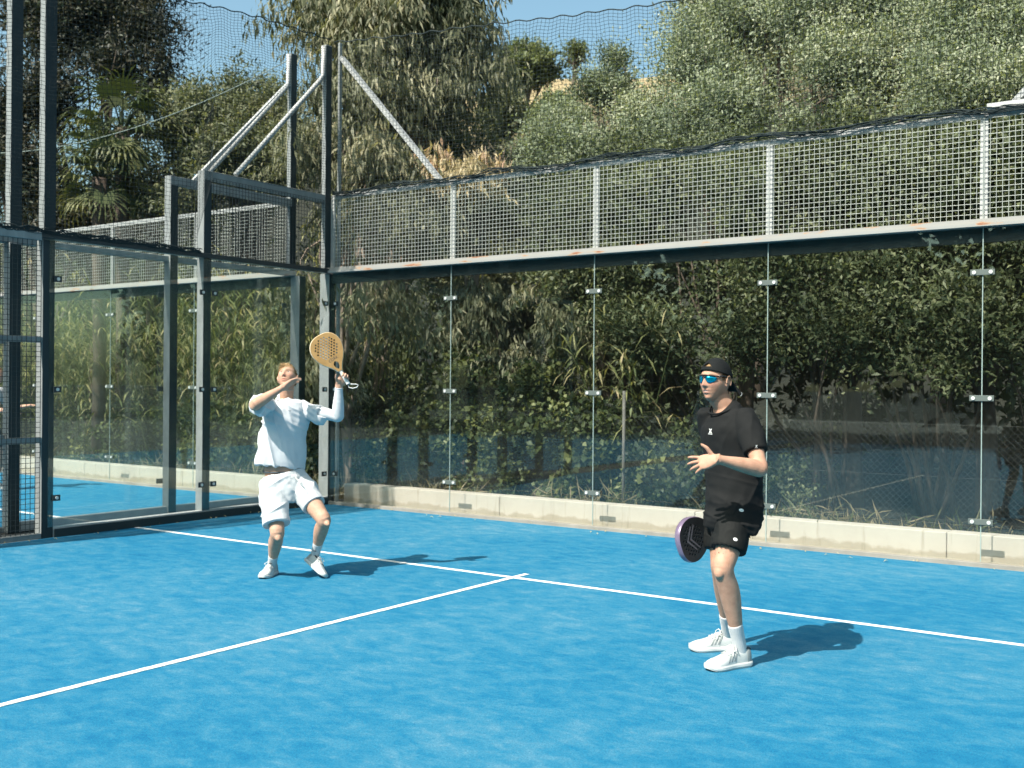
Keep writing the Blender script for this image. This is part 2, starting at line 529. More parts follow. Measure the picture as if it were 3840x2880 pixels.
def side_wall(x0, s, label, tall=6.6):
    """s=+1: court lies at +x of the wall plane. glass at the court face, posts behind it"""
    e = empty('side_wall', (0, 0, 0))
    tag(e, label, 'side wall', 'side walls of the courts')
    X = lambda a: x0 - s * a              # a metres outwards from the court face
    def bxx(a0, a1, y0, y1, z0, z1, name, mat, bevel=.003):
        xs = sorted((X(a0), X(a1)))
        return MB().box((xs[0], y0, z0), (xs[1], y1, z1)).build(name, M[mat], e, bevel=bevel)
    # posts
    bxx(.014, .185, -.015, .10, 0, Z_R - .001, 'post', 'galv')           # corner
    bxx(.016, .13, -2.06, -1.95, 0, Z_T, 'post', 'galv')
    bxx(.016, .13, -4.06, -3.93, 0, Z_R, 'post', 'galv')
    bxx(.016, .12, -6.06, -5.96, 0, Z_R, 'post', 'galv')
    bxx(.016, .085, -.10, .005, Z_R + .062, 6.0, 'net_pole', 'galv')         # corner pole
    bxx(.02, .115, -4.05, -3.92, Z_R + .0605, tall, 'net_pole', 'galv')
    # near-black strips painting in the shade on the faces that look along the wall's +x side
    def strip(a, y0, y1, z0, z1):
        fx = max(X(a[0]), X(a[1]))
        MB().box((fx + .0004, y0 + .002, z0), (fx + .0022, y1 - .002, z1)).build('shade_strip', M['strip'], e)
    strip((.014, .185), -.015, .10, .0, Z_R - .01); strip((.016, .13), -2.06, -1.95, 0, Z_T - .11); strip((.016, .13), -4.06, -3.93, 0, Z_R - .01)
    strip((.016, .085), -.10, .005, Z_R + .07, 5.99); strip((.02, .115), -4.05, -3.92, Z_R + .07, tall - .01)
    # glass
    for a, b in ((-1.996, -.02), (-3.996, -2.004)):
        bxx(0, .012, a, b, .105, Z_R - .002, 'glass_pane', 'glass', 0)
    # rails
    bxx(-.022, .014, -4.1, .0, Z_R, Z_R + .055, 'middle_rail', 'black')
    bxx(.0145, .10, -6.0, .0, Z_R + .001, Z_R + .060, 'inner_rail', 'galv')
    bxx(-.03, .0145, -6.0, -4.1005, Z_R - .03, Z_R + .05, 'middle_rail', 'galv')
    bxx(.02, .12, -1.9495, -.1005, Z_T - .10, Z_T, 'top_beam', 'galv')
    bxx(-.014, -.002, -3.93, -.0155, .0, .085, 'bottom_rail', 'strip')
    bxx(.0125, .10, -3.9295, -.0155, .0, .10, 'bottom_rail', 'greymetal')
    # steel mesh band above the first pane
    nv = 20; nu = 39
    V, F = wire_grid((X(.004), -1.94, Z_R + .07), (0, 1, 0), (0, 0, 1), nu, nv, 1.84 / (nu - 1), .87 / (nv - 1), .0042, .0043)
    tag(link('wire_mesh', mesh_np('wire_mesh', V, F), M['blackwire'], e), kind='stuff')  # black here stands in for shade on the unlit wires
    # mesh bay beyond the glass
    nu = 38; nv = 59
    V, F = wire_grid((X(.002), -5.95, .06), (0, 1, 0), (0, 0, 1), nu, nv, 1.86 / (nu - 1), 2.93 / (nv - 1), .0048, .0049)
    tag(link('wire_mesh', mesh_np('wire_mesh', V, F), M['blackwire'], e), kind='stuff')
    for z in (.99, 2.0):
        bxx(.018, .06, -5.96, -4.0605, z - .03, z + .03, 'cross_rail', 'galv')
    bxx(.0125, .07, -5.96, -4.0605, .0, .055, 'cross_rail', 'galv')
    # clips
    for z in (.40, 1.50, 2.62):
        for y, sg in ((-2.0, 1), (-2.0, -1), (-4.0, 1), (-.02, -1)):
            yc = y + sg * (.085 if y != -4.0 else .09)
            clip((X(-.002), yc, z), e, 'yz', M['black'], w=.085, h=.06, two=False, out=s)
    # braces from the corner pole to the high beam
    p = [(X(.05), -.115, 5.98), (X(.05), -.12, 5.60), (X(.06), -.17, 5.52), (X(.07), -1.55, 4.07)]
    MB().path(p, .062, 10).build('brace', M['greymetal'], e, smooth=True)
    return e
sw = side_wall(0.0, 1, 'grey steel side wall with glass panes, left of the player in white')
sw2 = side_wall(-GAP, -1, 'neighbouring court\'s steel side wall, standing just behind the near one', tall=6.6)
MB().bar((-GAP + .05, -.1, 5.6), (-GAP + .05, -1.75, 3.95), .05, .05).build('brace', M['greymetal'], sw2)
for z in (.40, 1.50, 2.62):
    clip((.095, -.002, z), bw, 'xz', M['black'], w=.085, h=.06, two=False)

# ------------------------------------------------------------------ safety nets
def net(name, label, P, nu, nv, d, mat):
    """P(i,j)->point, strands along both directions as thin three-sided cords"""
    pts = np.array([[P(i, j) for j in range(nv)] for i in range(nu)])      # nu,nv,3
    V = []; F = []
    base = 0
    offs = [np.array(o) * d for o in ((0, .58, .0), (.5, -.29, .0), (-.5, -.29, .0))]
    def strands(a, e1, e2):
        nonlocal base
        n, m, _ = a.shape
        ring = np.stack([a + (e1 * o[0] + e2 * o[1]) for o in offs], 2)     # n,m,3,3
        V.append(ring.reshape(-1, 3))
        idx = base + np.arange(n * m * 3).reshape(n, m, 3)
        q = np.stack([idx[:, :-1, :], np.roll(idx, -1, 2)[:, :-1, :], np.roll(idx, -1, 2)[:, 1:, :], idx[:, 1:, :]], -1)
        F.append(q.reshape(-1, 4))
        base += n * m * 3
    ud = pts[-1, 0] - pts[0, 0]; ud = ud / np.linalg.norm(ud)
    zz = np.array([0, 0, 1.0]); w = np.cross(ud, zz)
    strands(pts, ud, w)                                   # up-down strands
    strands(pts.transpose(1, 0, 2) + w * d * .7, zz, w)   # along strands
    o = link(name, mesh_np(name, np.concatenate(V), np.concatenate(F)), M[mat])
    tag(o, label, 'safety net', 'black safety nets above the walls')
    return o, pts

def wob(i, j, k): return math.sin(i * .7 + j * .31 + k) * .006 + math.sin(i * .13 - j * .5 + 2 * k) * .008
def rope_back(x): 
    t = x / 10.0
    return 6.03 - 0.42 * min(1.0, (1 - abs(2 * t - 1)) * 1.04) ** .95
NB = 190; HB = 42
def P_back(i, j):
    x = .06 + i * (9.86 / (NB - 1))
    zt = rope_back(x) + .012 * math.sin(i * 1.05)
    z0 = 4.02
    z = z0 + (zt - z0) * j / (HB - 1)
    return (x + wob(i, j, 1), -.03 - .05 * math.sin(j / HB * math.pi) * math.sin(i * .11) ** 2 + wob(j, i, 3), z + wob(i, j, 5) * .6)
nb, pb = net('safety_net', 'black safety net strung above the back wall from corner pole rightwards', P_back, NB, HB, .0040, 'net')
NS = 118; HS = 62
def rope_side(y):
    t = min(1.0, max(0.0, -y / 4.0)); 
    return 6.05 - .03 * y * y
def P_side(i, j):
    y = -.06 - i * (5.9 / (NS - 1))
    z0 = (4.02 if y > -1.98 else 3.06)
    if -2.25 < y <= -1.98: z0 = 3.06 + (y + 2.25) / .27 * .9
    zt = rope_side(y) + .012 * math.sin(i * 1.1)
    z = z0 + (zt - z0) * j / (HS - 1)
    return (.03 + .03 * math.sin(j / HS * math.pi) + wob(i, j, 2), y + wob(j, i, 1), z + wob(i, j, 4) * .6)
ns, ps = net('safety_net', 'black safety net hanging above the left side wall', P_side, NS, HS, .0038, 'net')
# top ropes and bunched hems belong to their nets
MB().path([tuple(p + np.array((0, 0, .006))) for p in pb[:, -1]], .014, 5).build('top_rope', M['net'], nb)
MB().path([tuple(p + np.array((0, 0, .006))) for p in ps[:, -1]], .014, 5).build('top_rope', M['net'], ns)
def hem(fn, n, k, seed, par):
    m = MB(); rr = random.Random(seed)
    for q in range(k):
        ph = rr.uniform(0, 6); a = rr.uniform(.008, .026); c = rr.uniform(-.015, .022)
        pts = []
        for i in range(n):
            t = i / (n - 1)
            b = Vector(fn(t))
            w = math.sin(t * 61 + ph) * a + math.sin(t * 143 + 2 * ph) * a * .5
            pts.append(b + Vector((0, -.035 + .02 * math.sin(t * 90 + ph * 3), c + w)))
        m.path(pts, rr.uniform(.006, .012), 4)
    m.build('bunched_hem', M['net'], par)
hem(lambda t: (.06 + 9.8 * t, .0, Z_T + .012 - .02 * math.sin(t * 40)), 240, 9, 3, nb)
hem(lambda t: (.03, -2.1 - 3.8 * t, Z_R + .06), 120, 10, 4, ns)
# far rope of the neighbouring court's back net
m = MB()
pts = []
for i in range(40):
    t = i / 39
    pts.append((-GAP - 10.0 * t, -.03, 5.95 - .55 * 4 * t * (1 - t)))
m.path(pts, .014, 5)
ro = m.build('rope', M['rope'])
tag(ro, 'thin sagging rope above the neighbouring court\'s back wall, in front of the palms', 'rope')
# ================================================================== PLANTS
_F = np.array([-0.571994, 0.820257, -0.0007]); _R = np.array([0.820228, 0.571981, 0.0080]); _U = np.array([-0.00696, -0.0040, 0.99997])
def at(px, py, t):
    """world point at depth t seen at a place of the photograph (2212 px wide); used to survey positions"""
    return np.array(CAM) + t * (_F + _R * ((px - 1106.0) / 2340.6) - _U * ((py - 829.5) / 2340.6))

def leaf_mat(name, cols, transl=0.28, rough=0.52, spec=0.28):
    m, n, out = newmat(name)
    L = n.links.new
    at_ = N(n, 'ShaderNodeAttribute', attribute_name='tint')
    k = len(cols)
    r = ramp(n, [(i / (k - 1), c) for i, c in enumerate(cols)])
    L(at_.outputs['Fac'], r.inputs[0])
    p = N(n, 'ShaderNodeBsdfPrincipled', Roughness=rough)
    p.inputs['Specular IOR Level'].default_value = spec
    L(r.outputs[0], p.inputs['Base Color'])
    t = N(n, 'ShaderNodeBsdfTranslucent')
    g = N(n, 'ShaderNodeMix', data_type='RGBA', blend_type='MULTIPLY'); g.inputs['Factor'].default_value = 1
    L(r.outputs[0], g.inputs[6]); g.inputs[7].default_value = (1.5, 1.5, 0.7, 1)
    L(g.outputs[2], t.inputs[0])
    mx = N(n, 'ShaderNodeMixShader'); mx.inputs[0].default_value = transl
    L(p.outputs[0], mx.inputs[1]); L(t.outputs[0], mx.inputs[2])
    L(mx.outputs[0], out.inputs[0])
    return m

M['olive'] = leaf_mat('olive_leaves', [(0.085, 0.110, 0.068), (0.175, 0.212, 0.135), (0.275, 0.310, 0.205), (0.42, 0.43, 0.31)])
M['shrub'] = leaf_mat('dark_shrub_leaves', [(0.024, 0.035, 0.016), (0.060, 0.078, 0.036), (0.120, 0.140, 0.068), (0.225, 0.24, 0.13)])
M['euc'] = leaf_mat('gum_leaves', [(0.058, 0.066, 0.036), (0.110, 0.118, 0.066), (0.20, 0.200, 0.122), (0.36, 0.33, 0.21)])
M['dryeuc'] = leaf_mat('dry_gum_leaves', [(0.22, 0.19, 0.10), (0.38, 0.31, 0.18), (0.50, 0.42, 0.27), (0.46, 0.29, 0.20)])
M['darktree'] = leaf_mat('dark_brown_foliage', [(0.010, 0.014, 0.009), (0.024, 0.030, 0.017), (0.055, 0.048, 0.027), (0.048, 0.065, 0.036)], 0.15)
M['bush'] = leaf_mat('grey_green_foliage', [(0.045, 0.058, 0.032), (0.090, 0.108, 0.056), (0.155, 0.165, 0.090), (0.23, 0.22, 0.13)])
M['reed'] = leaf_mat('reed_blades', [(0.085, 0.110, 0.040), (0.165, 0.180, 0.072), (0.28, 0.265, 0.12), (0.42, 0.34, 0.19)])
M['ivy'] = leaf_mat('ivy_leaves', [(0.018, 0.030, 0.012), (0.040, 0.058, 0.022), (0.078, 0.098, 0.036), (0.19, 0.20, 0.075)])
M['weed'] = leaf_mat('dry_weeds', [(0.045, 0.070, 0.025), (0.095, 0.105, 0.045), (0.19, 0.155, 0.085), (0.30, 0.24, 0.155)])
M['palm'] = leaf_mat('palm_fans', [(0.022, 0.034, 0.014), (0.050, 0.068, 0.028), (0.11, 0.125, 0.052), (0.21, 0.205, 0.10)], 0.15)
M['hilltree'] = leaf_mat('hill_tree_leaves', [(0.050, 0.068, 0.030), (0.095, 0.120, 0.05), (0.155, 0.180, 0.08), (0.22, 0.24, 0.12)])
M['bark'] = simple('grey_brown_bark', (0.060, 0.045, 0.033), 0.9, 0, (0.14, 0.105, 0.08), 7, 0.7, 30, stretch=(1, 1, .25))
M['palebark'] = simple('pale_gum_bark', (0.16, 0.12, 0.09), 0.85, 0, (0.36, 0.28, 0.22), 4, 0.4, 30, stretch=(1, 1, .3))

def unit(a): return a / np.maximum(np.linalg.norm(a, axis=-1, keepdims=True), 1e-9)

def leaves_mesh(name, pos, d, nrm, L, W, tint, fold=0.25, curl=0.12):
    n = len(pos)
    d = unit(d); side = unit(np.cross(d, nrm)); up = np.cross(side, d)
    L = np.broadcast_to(np.asarray(L, float), (n,))[:, None]; W = np.broadcast_to(np.asarray(W, float), (n,))[:, None]
    mid = pos + d * (L * .45) + up * (L * .06)
    V = np.stack([pos, mid + side * (W * .5) + up * (W * fold), pos + d * L - up * (L * curl), mid - side * (W * .5) + up * (W * fold)], 1).reshape(-1, 3)
    F = np.arange(n * 4).reshape(n, 4)
    me = mesh_np(name, V, F)
    a = me.attributes.new('tint', 'FLOAT', 'POINT')
    a.data.foreach_set('value', np.repeat(np.clip(tint, 0, 1), 4).astype(np.float32))
    return me

def lobe_points(lobes, n, shell=0.55, rg=None):
    """points in the outer part of ellipsoids, lobes = [(cx,cy,cz,rx,ry,rz)], with the outward directions"""
    rg = rg or rng
    lo = np.array(lobes, float)
    vol = (lo[:, 3] * lo[:, 4] + lo[:, 4] * lo[:, 5] + lo[:, 3] * lo[:, 5])
    k = rg.choice(len(lo), n, p=vol / vol.sum())
    u = unit(rg.normal(size=(n, 3)))
    r = shell + (1 - shell) * rg.random(n) ** 0.6
    r = r * (1 + .10 * rg.normal(size=n))
    P = lo[k, :3] + u * r[:, None] * lo[k, 3:]
    return P, u, k

def crown(name, lobes, nclump, per, rc, L, W, mat, parent, style='up', seed=0, tintb=0.0, bough=13, br=2.1, inner=.10, gap=-.95):
    """foliage as boughs: each bough is a tuft of twigs, each twig a spray of leaves; gaps stay between boughs"""
    rg = np.random.default_rng(seed)
    nb = max(6, nclump // bough)
    lobes = [(*l[:3], *[max(.4 * r, r - .75 * rc * br) for r in l[3:]]) for l in lobes]
    B, OB, k = lobe_points(lobes, nb, .62, rg)
    # open pockets between the boughs
    ph = rg.random(6) * 6.28; fq = 1.15 / (rc * br)
    g_ = np.sin(B[:, 0] * fq + ph[0]) + np.sin(B[:, 2] * fq * 1.15 + ph[1]) + np.sin(B[:, 1] * fq * .9 + ph[2]) + .6 * np.sin((B[:, 0] - B[:, 2]) * fq * 1.7 + ph[3])
    ok = g_ > gap
    B = B[ok]; OB = OB[ok]; nb = len(B)
    bs = rc * br * rg.uniform(.6, 1.35, nb)
    bt = np.clip(rg.normal(.45, .24, nb), 0.0, 1.0)
    i = np.repeat(np.arange(nb), bough)
    n = len(i)
    q = unit(rg.normal(size=(n, 3))) * (rg.random(n) ** .45)[:, None]
    C_ = B[i] + q * bs[i][:, None] * np.array([1.0, 1.0, .72])
    O = unit(q * .8 + OB[i] * .5 + np.array([0, 0, .15]))
    ci = i
    m_ = int(n * inner)
    if m_:
        lo = np.array(lobes, float); kk = rg.integers(0, len(lo), m_)
        Ci = lo[kk, :3] + unit(rg.normal(size=(m_, 3))) * (rg.random(m_) ** .5 * .75)[:, None] * lo[kk, 3:]
        C_ = np.concatenate([C_, Ci]); O = np.concatenate([O, unit(rg.normal(size=(m_, 3)))]); ci = np.concatenate([i, rg.integers(0, nb, m_)])
    n = len(C_)
    tw = O + rg.normal(size=(n, 3)) * .5
    if style == 'droop': tw[:, 2] = tw[:, 2] * .4 - .75
    elif style == 'up': tw[:, 2] += .35
    elif style == 'fine': tw[:, 2] += .1
    tw = unit(tw)
    size = rc * rg.uniform(.6, 1.35, n)
    m = n * per
    j = np.repeat(np.arange(n), per)
    s = rg.random(m)
    spread = .42 if style != 'droop' else .30
    pos = C_[j] + tw[j] * ((s - .35) * size[j] * 1.6)[:, None] + rg.normal(size=(m, 3)) * (size[j] * spread)[:, None] * np.array([1, 1, .85])
    d = tw[j] * .6 + rg.normal(size=(m, 3)) * .7
    if style == 'droop': d = d * np.array([.55, .55, .5]) + np.array([0, 0, -.95])
    elif style == 'up': d[:, 2] += .25
    nr = rg.normal(size=(m, 3)) * .75 + O[j] * .5 + np.array([-.10, -.52, .66])
    tint = bt[ci[j]] + rg.normal(0, .15, m) + tintb
    lsz = rg.uniform(.75, 1.25, nb)[ci[j]]
    me = leaves_mesh(name, pos, d, nr, L * lsz * rg.uniform(.65, 1.3, m), W * lsz * rg.uniform(.7, 1.3, m), tint)
    return link(name, me, M[mat], parent)

def trunk_mesh(base, top, r0, r1, limbs, seed, mat, parent, name='trunk'):
    rr = random.Random(seed)
    m = MB()
    b = Vector(base); t = Vector(top)
    pts = []; ws = []
    for i in range(9):
        s = i / 8
        p = b.lerp(t, s) + Vector((math.sin(s * 4 + seed) * .12, math.cos(s * 3.1 + seed) * .12, 0)) * (s * (t - b).length * .12)
        pts.append(p); ws.append(2 * (r0 + (r1 - r0) * s) * (1.25 if i == 0 else 1))
    m.path(pts, ws, 9)
    for e in limbs:
        e = Vector(e); k = rr.randint(2, 7)
        a = pts[k]; mid = a.lerp(e, .5) + Vector((rr.uniform(-.2, .2), rr.uniform(-.2, .2), rr.uniform(0, .35)))
        m.path([a, a.lerp(mid, .5), mid, mid.lerp(e, .55) + Vector((rr.uniform(-.1, .1), 0, .05)), e], [ws[k] * .6, ws[k] * .48, ws[k] * .36, ws[k] * .22, ws[k] * .09], 6)
    return m.build(name, M[mat], parent, smooth=True)

def tree(name, label, cat, lobes, base, leaf, seed, group=None, bark='bark', r0=.14, **kw):
    bx, by = base
    z0 = float(hill_z(np.array(bx), np.array(by))) - .1
    e = empty(name, (bx, by, z0))
    tag(e, label, cat, group)
    rel = [(l[0] - bx, l[1] - by, l[2] - z0, *l[3:]) for l in lobes]
    top = max(rel, key=lambda l: l[2])
    limbs = [(l[0] + l[3] * rx, l[1] + l[4] * ry, l[2] + .2 * l[5]) for l in rel for rx, ry in ((0, 0), (.4, -.3), (-.4, .2))]
    trunk_mesh((0, 0, 0), (top[0] * .6, top[1] * .6, top[2] * .9), r0, r0 * .35, limbs, seed, bark, e)
    crown('crown', rel, parent=e, mat=leaf, seed=seed, **kw)
    return e

def lob(px, py, t, rpx, rpy, ry=None):
    """ellipsoid lobe surveyed from the photograph: centre, half extents in photo px at depth t"""
    c = at(px, py, t); s = t / 2340.6
    return (c[0], c[1], c[2], rpx * s * 1.0, (ry if ry else rpx * s * .9), rpy * s)

# ---------- gum tree in the middle
g = [lob(705, 60, 17, 60, 110), lob(820, 40, 16.6, 120, 120), lob(955, 60, 17, 95, 110), lob(780, 200, 16.2, 120, 100), lob(930, 200, 16.6, 110, 100),
     lob(690, 200, 16.4, 70, 110), lob(1000, 150, 17.2, 55, 110), lob(850, -60, 17, 150, 90), lob(700, -40, 17.3, 55, 80), lob(980, -70, 17.4, 60, 70)]
b = at(800, 830, 16.8)
gum = tree('gum_tree', 'tall gum tree with drooping leaves right of the corner pole', 'tree', g, (b[0], b[1]), 'euc', 21, 'trees behind the courts', 'palebark', .15,
           nclump=1500, per=30, rc=.36, L=.17, W=.034, style='droop')
g = [lob(700, 330, 15.4, 70, 90), lob(800, 350, 15.0, 90, 80), lob(690, 480, 15.2, 60, 110), lob(800, 470, 14.9, 90, 110), lob(900, 470, 15.0, 80, 100), lob(660, 620, 15.6, 60, 130),
     lob(740, 640, 15.2, 70, 110), lob(680, 820, 15.6, 50, 130), lob(820, 640, 15.0, 80, 90)]
b = at(760, 830, 15.6)
gum2 = tree('gum_tree', 'low gum tree with pale hanging leaves behind the corner post', 'tree', g, (b[0], b[1]), 'euc', 22, 'trees behind the courts', 'palebark', .09,
            nclump=1250, per=28, rc=.27, L=.16, W=.034, style='droop', tintb=.06)
g = [lob(960, 355, 15.2, 55, 40), lob(1040, 330, 15.4, 50, 50), lob(1000, 385, 15.1, 80, 35), lob(1090, 350, 15.5, 45, 45)]
b = at(1010, 830, 15.5)
tree('gum_sapling', 'gum branch of pale dry hanging leaves above the mesh band', 'tree', g, (b[0], b[1]), 'dryeuc', 23, 'trees behind the courts', 'palebark', .05,
     nclump=240, per=22, rc=.17, L=.16, W=.038, style='droop', br=1.4)
g = [lob(960, 330, 19, 110, 70), lob(1090, 330, 20, 90, 60), lob(900, 460, 18, 100, 90), lob(1040, 470, 18, 110, 90), lob(1150, 450, 18, 90, 90), lob(1000, 600, 17.5, 150, 80)]
b = at(1010, 830, 18.6)
tree('bushy_tree', 'dark bushy tree behind the pale dry gum branch', 'tree', g, (b[0], b[1]), 'bush', 25, 'trees behind the courts',
     nclump=1000, per=30, rc=.32, L=.12, W=.04, style='fine', tintb=.05)
# ---------- olive-like trees to the right
g = [lob(1310, 195, 16.5, 70, 60), lob(1240, 290, 16, 100, 75), lob(1370, 260, 16, 75, 80), lob(1335, 130, 16.6, 32, 40), lob(1400, 320, 15.6, 90, 70), lob(1180, 330, 15.8, 80, 60), lob(1260, 350, 15.4, 100, 60)]
b = at(1300, 830, 16.4)
tree('olive_tree', 'grey-green olive tree with ragged top under the blue sky gap', 'tree', g, (b[0], b[1]), 'olive', 31, 'trees behind the courts',
     nclump=1600, per=42, rc=.20, L=.068, W=.024, style='up', br=1.35, gap=-1.25)
g = [lob(1580, 60, 15.5, 90, 90), lob(1660, -10, 15.8, 130, 110), lob(1500, 150, 15, 80, 70), lob(1620, 170, 14.8, 120, 80), lob(1560, 250, 14.4, 110, 70), lob(1500, 310, 14.2, 90, 50), lob(1490, 90, 15.8, 30, 60)]
b = at(1600, 830, 15.2)
tree('olive_tree', 'olive tree behind the mesh, just right of the sky gap', 'tree', g, (b[0], b[1]), 'olive', 32, 'trees behind the courts',
     nclump=1400, per=46, rc=.26, L=.064, W=.024, style='up', tintb=.04, gap=-1.25)
g = [lob(1850, 20, 14.2, 140, 110), lob(1780, 140, 13.7, 110, 90), lob(1920, 150, 13.5, 110, 90), lob(1840, 240, 13.1, 130, 80), lob(1730, 40, 14.4, 90, 90), lob(1720, 260, 13.3, 90, 60)]
b = at(1840, 830, 13.8)
tree('olive_tree', 'pale olive tree in the middle of the right-hand treetops', 'tree', g, (b[0], b[1]), 'olive', 33, 'trees behind the courts',
     nclump=1300, per=46, rc=.24, L=.060, W=.023, style='up', tintb=.10, gap=-1.25)
g = [lob(2080, 30, 12.8, 130, 110), lob(2180, 60, 12.3, 110, 110), lob(2040, 150, 12.4, 110, 90), lob(2160, 190, 12.0, 130, 90), lob(2260, 120, 12.2, 110, 120), lob(2040, 260, 12.1, 90, 50)]
b = at(2140, 830, 12.6)
tree('olive_tree', 'olive tree at the right edge above the brace', 'tree', g, (b[0], b[1]), 'olive', 34, 'trees behind the courts',
     nclump=1200, per=46, rc=.22, L=.057, W=.022, style='up', tintb=.08, gap=-1.25)
g = [lob(1540, 0, 23, 90, 90), lob(1640, 40, 22, 100, 110), lob(1740, 60, 21, 90, 110), lob(1640, 160, 20, 110, 80), lob(1560, 120, 21, 70, 80)]
b = at(1640, 830, 22)
tree('olive_tree', 'darker olive tree higher up the slope, between the two right-hand crowns', 'tree', g, (b[0], b[1]), 'bush', 35, 'trees behind the courts',
     nclump=1100, per=30, rc=.34, L=.11, W=.04, style='up', tintb=.15, gap=-9)
g = [lob(1860, 60, 20, 110, 110), lob(1990, 40, 19.5, 110, 110), lob(2110, 60, 19, 110, 110), lob(2220, 40, 18.5, 100, 120), lob(1920, 170, 18.5, 120, 80), lob(2080, 170, 18, 120, 80)]
b = at(2030, 830, 19.5)
tree('olive_tree', 'darker olive tree higher up the slope at the far right', 'tree', g, (b[0], b[1]), 'bush', 36, 'trees behind the courts',
     nclump=1200, per=30, rc=.32, L=.10, W=.038, style='up', tintb=.15, gap=-9)
# ---------- left: dark tree, bushes
g = [lob(190, 40, 23, 150, 130), lob(320, 60, 22, 100, 90), lob(60, 60, 23, 120, 130), lob(250, 140, 21.5, 120, 70), lob(350, 130, 21.5, 60, 60), lob(100, 190, 22, 120, 110), lob(250, -60, 23, 160, 90), lob(20, 280, 22, 90, 120), lob(330, 190, 22, 70, 60)]
b = at(200, 830, 22.5)
tree('dark_tree', 'big dark brown-green tree in the upper left corner', 'tree', g, (b[0], b[1]), 'darktree', 41, 'trees behind the courts', r0=.12,
     nclump=1800, per=34, rc=.36, L=.135, W=.038, style='fine')
g = [lob(460, 250, 20.5, 85, 80), lob(560, 270, 20, 85, 90), lob(500, 340, 19.5, 110, 90), lob(605, 240, 21, 50, 75), lob(400, 320, 20, 70, 110), lob(600, 350, 19.5, 70, 90), lob(510, 190, 21, 50, 30), lob(420, 430, 19.5, 90, 70)]
b = at(520, 830, 20.4)
tree('bushy_tree', 'grey-green bushy tree behind the slanted braces', 'tree', g, (b[0], b[1]), 'bush', 42, 'trees behind the courts',
     nclump=1800, per=34, rc=.28, L=.11, W=.034, style='fine', br=1.6)
g = [lob(60, 400, 21, 120, 110), lob(330, 420, 21, 90, 110), lob(200, 480, 21.5, 150, 100), lob(-20, 300, 21, 90, 120)]
b = at(120, 830, 21.6)
tree('bushy_tree', 'dark bushy tree standing behind the fan palms', 'tree', g, (b[0], b[1]), 'darktree', 43, 'trees behind the courts',
     nclump=900, per=34, rc=.34, L=.12, W=.035, style='fine', tintb=.1)
# ---------- on the hill
def hill_tree(px, py, t, rx, ry, lab, seed, leaf='hilltree', name='hill_tree', cat='tree'):
    g = [lob(px, py, t, rx, ry), lob(px - rx * .5, py + ry * .2, t - .4, rx * .55, ry * .7), lob(px + rx * .55, py + ry * .15, t - .3, rx * .5, ry * .75), lob(px + rx * .1, py - ry * .35, t, rx * .6, ry * .7)]
    b = at(px, py + ry, t)
    return tree(name, lab, cat, g, (b[0], b[1]), leaf, seed, 'growth on the hillside', nclump=700, per=26, rc=.20 * t / 30, L=.16 * t / 40, W=.075 * t / 40, style='up', r0=.12, br=1.3)
hill_tree(1135, 150, 40, 62, 58, 'round dark tree alone on the hillside against the sky', 51)
hill_tree(1085, 250, 33, 50, 60, 'grey-green bush below the round hillside tree', 52, 'bush', 'hillside_bush', 'bush')
hill_tree(1205, 255, 31, 50, 45, 'brighter green bush on the slope below the hillside tree', 53, 'hilltree', 'hillside_bush', 'bush')
hill_tree(1240, 128, 44, 34, 26, 'small far bush on the hill crest', 54, 'hilltree', 'hillside_bush', 'bush')

# ---------- fan palms on the left
def fan_palm(px, py, t, rad, label, seed, nf=26, lean=0):
    rg = random.Random(seed)
    c = Vector(at(px, py, t))
    z0 = float(hill_z(np.array(c.x), np.array(c.y))) - .1
    e = empty('fan_palm', (c.x, c.y, z0)); tag(e, label, 'palm', 'fan palms behind the neighbouring court')
    h = c.z - z0
    m = MB(); m.path([(0, 0, 0), (0, .03, h * .4), (0, 0, h * .8), (0, 0, h)], [.24, .22, .24, .26], 10)
    m.build('trunk', M['bark'], e, smooth=True)
    for k in range(nf):
        az = rg.uniform(0, 6.283); el = rg.uniform(-.9, 1.15)
        d = Vector((math.cos(az) * math.cos(el), math.sin(az) * math.cos(el), math.sin(el)))
        hub = Vector((0, 0, h)) + d * rad * rg.uniform(.50, .75) + Vector((0, 0, -.08 if el < 0 else .0))
        m = MB(); m.path([Vector((0, 0, h - .1)), (Vector((0, 0, h)) + hub) * .5 + Vector((0, 0, .06)), hub], [.035, .026, .02], 5)
        side = d.cross(Vector((0, 0, 1))).normalized() if abs(d.z) < .97 else Vector((1, 0, 0))
        upv = side.cross(d).normalized()
        tilt = rg.uniform(-.9, .3)
        fd = (d * math.cos(tilt) + upv * math.sin(tilt)).normalized(); fn = side.cross(fd)
        nb = 17
        fr = rad * rg.uniform(.55, .75)
        tints = []; V = []; 
        pos = np.zeros((nb * 2, 3)); dd = np.zeros((nb * 2, 3)); LL = np.zeros(nb * 2); nn = np.zeros((nb * 2, 3))
        for q in range(nb):
            a = (q / (nb - 1) - .5) * 4.3
            bd = fd * math.cos(a) + side * math.sin(a)
            l = fr * (.72 + .28 * math.cos(a * .6))
            pos[q] = hub; dd[q] = bd + fn * .12; LL[q] = l * .62; nn[q] = fn
            b2 = hub + (bd + fn * .12).normalized() * l * .5
            pos[nb + q] = b2; dd[nb + q] = bd * .9 + Vector((0, 0, -.5 + rg.uniform(-.35, .3))); LL[nb + q] = l * .55; nn[nb + q] = fn
        tn = np.full(nb * 2, rg.uniform(.15, .8)); tn[nb:] += .15
        me = leaves_mesh('fan_leaf', pos, dd, nn, LL, np.concatenate([np.full(nb, .058), np.full(nb, .038)]) * rad, tn, .2, .05)
        o = link('fan_leaf', me, M['palm'], e)
        m.build('leaf_stalk', M['palm'], o)
    return e
fan_palm(265, 275, 19.5, .95, 'taller fan palm with drooping fans below the dark tree', 61, 30)
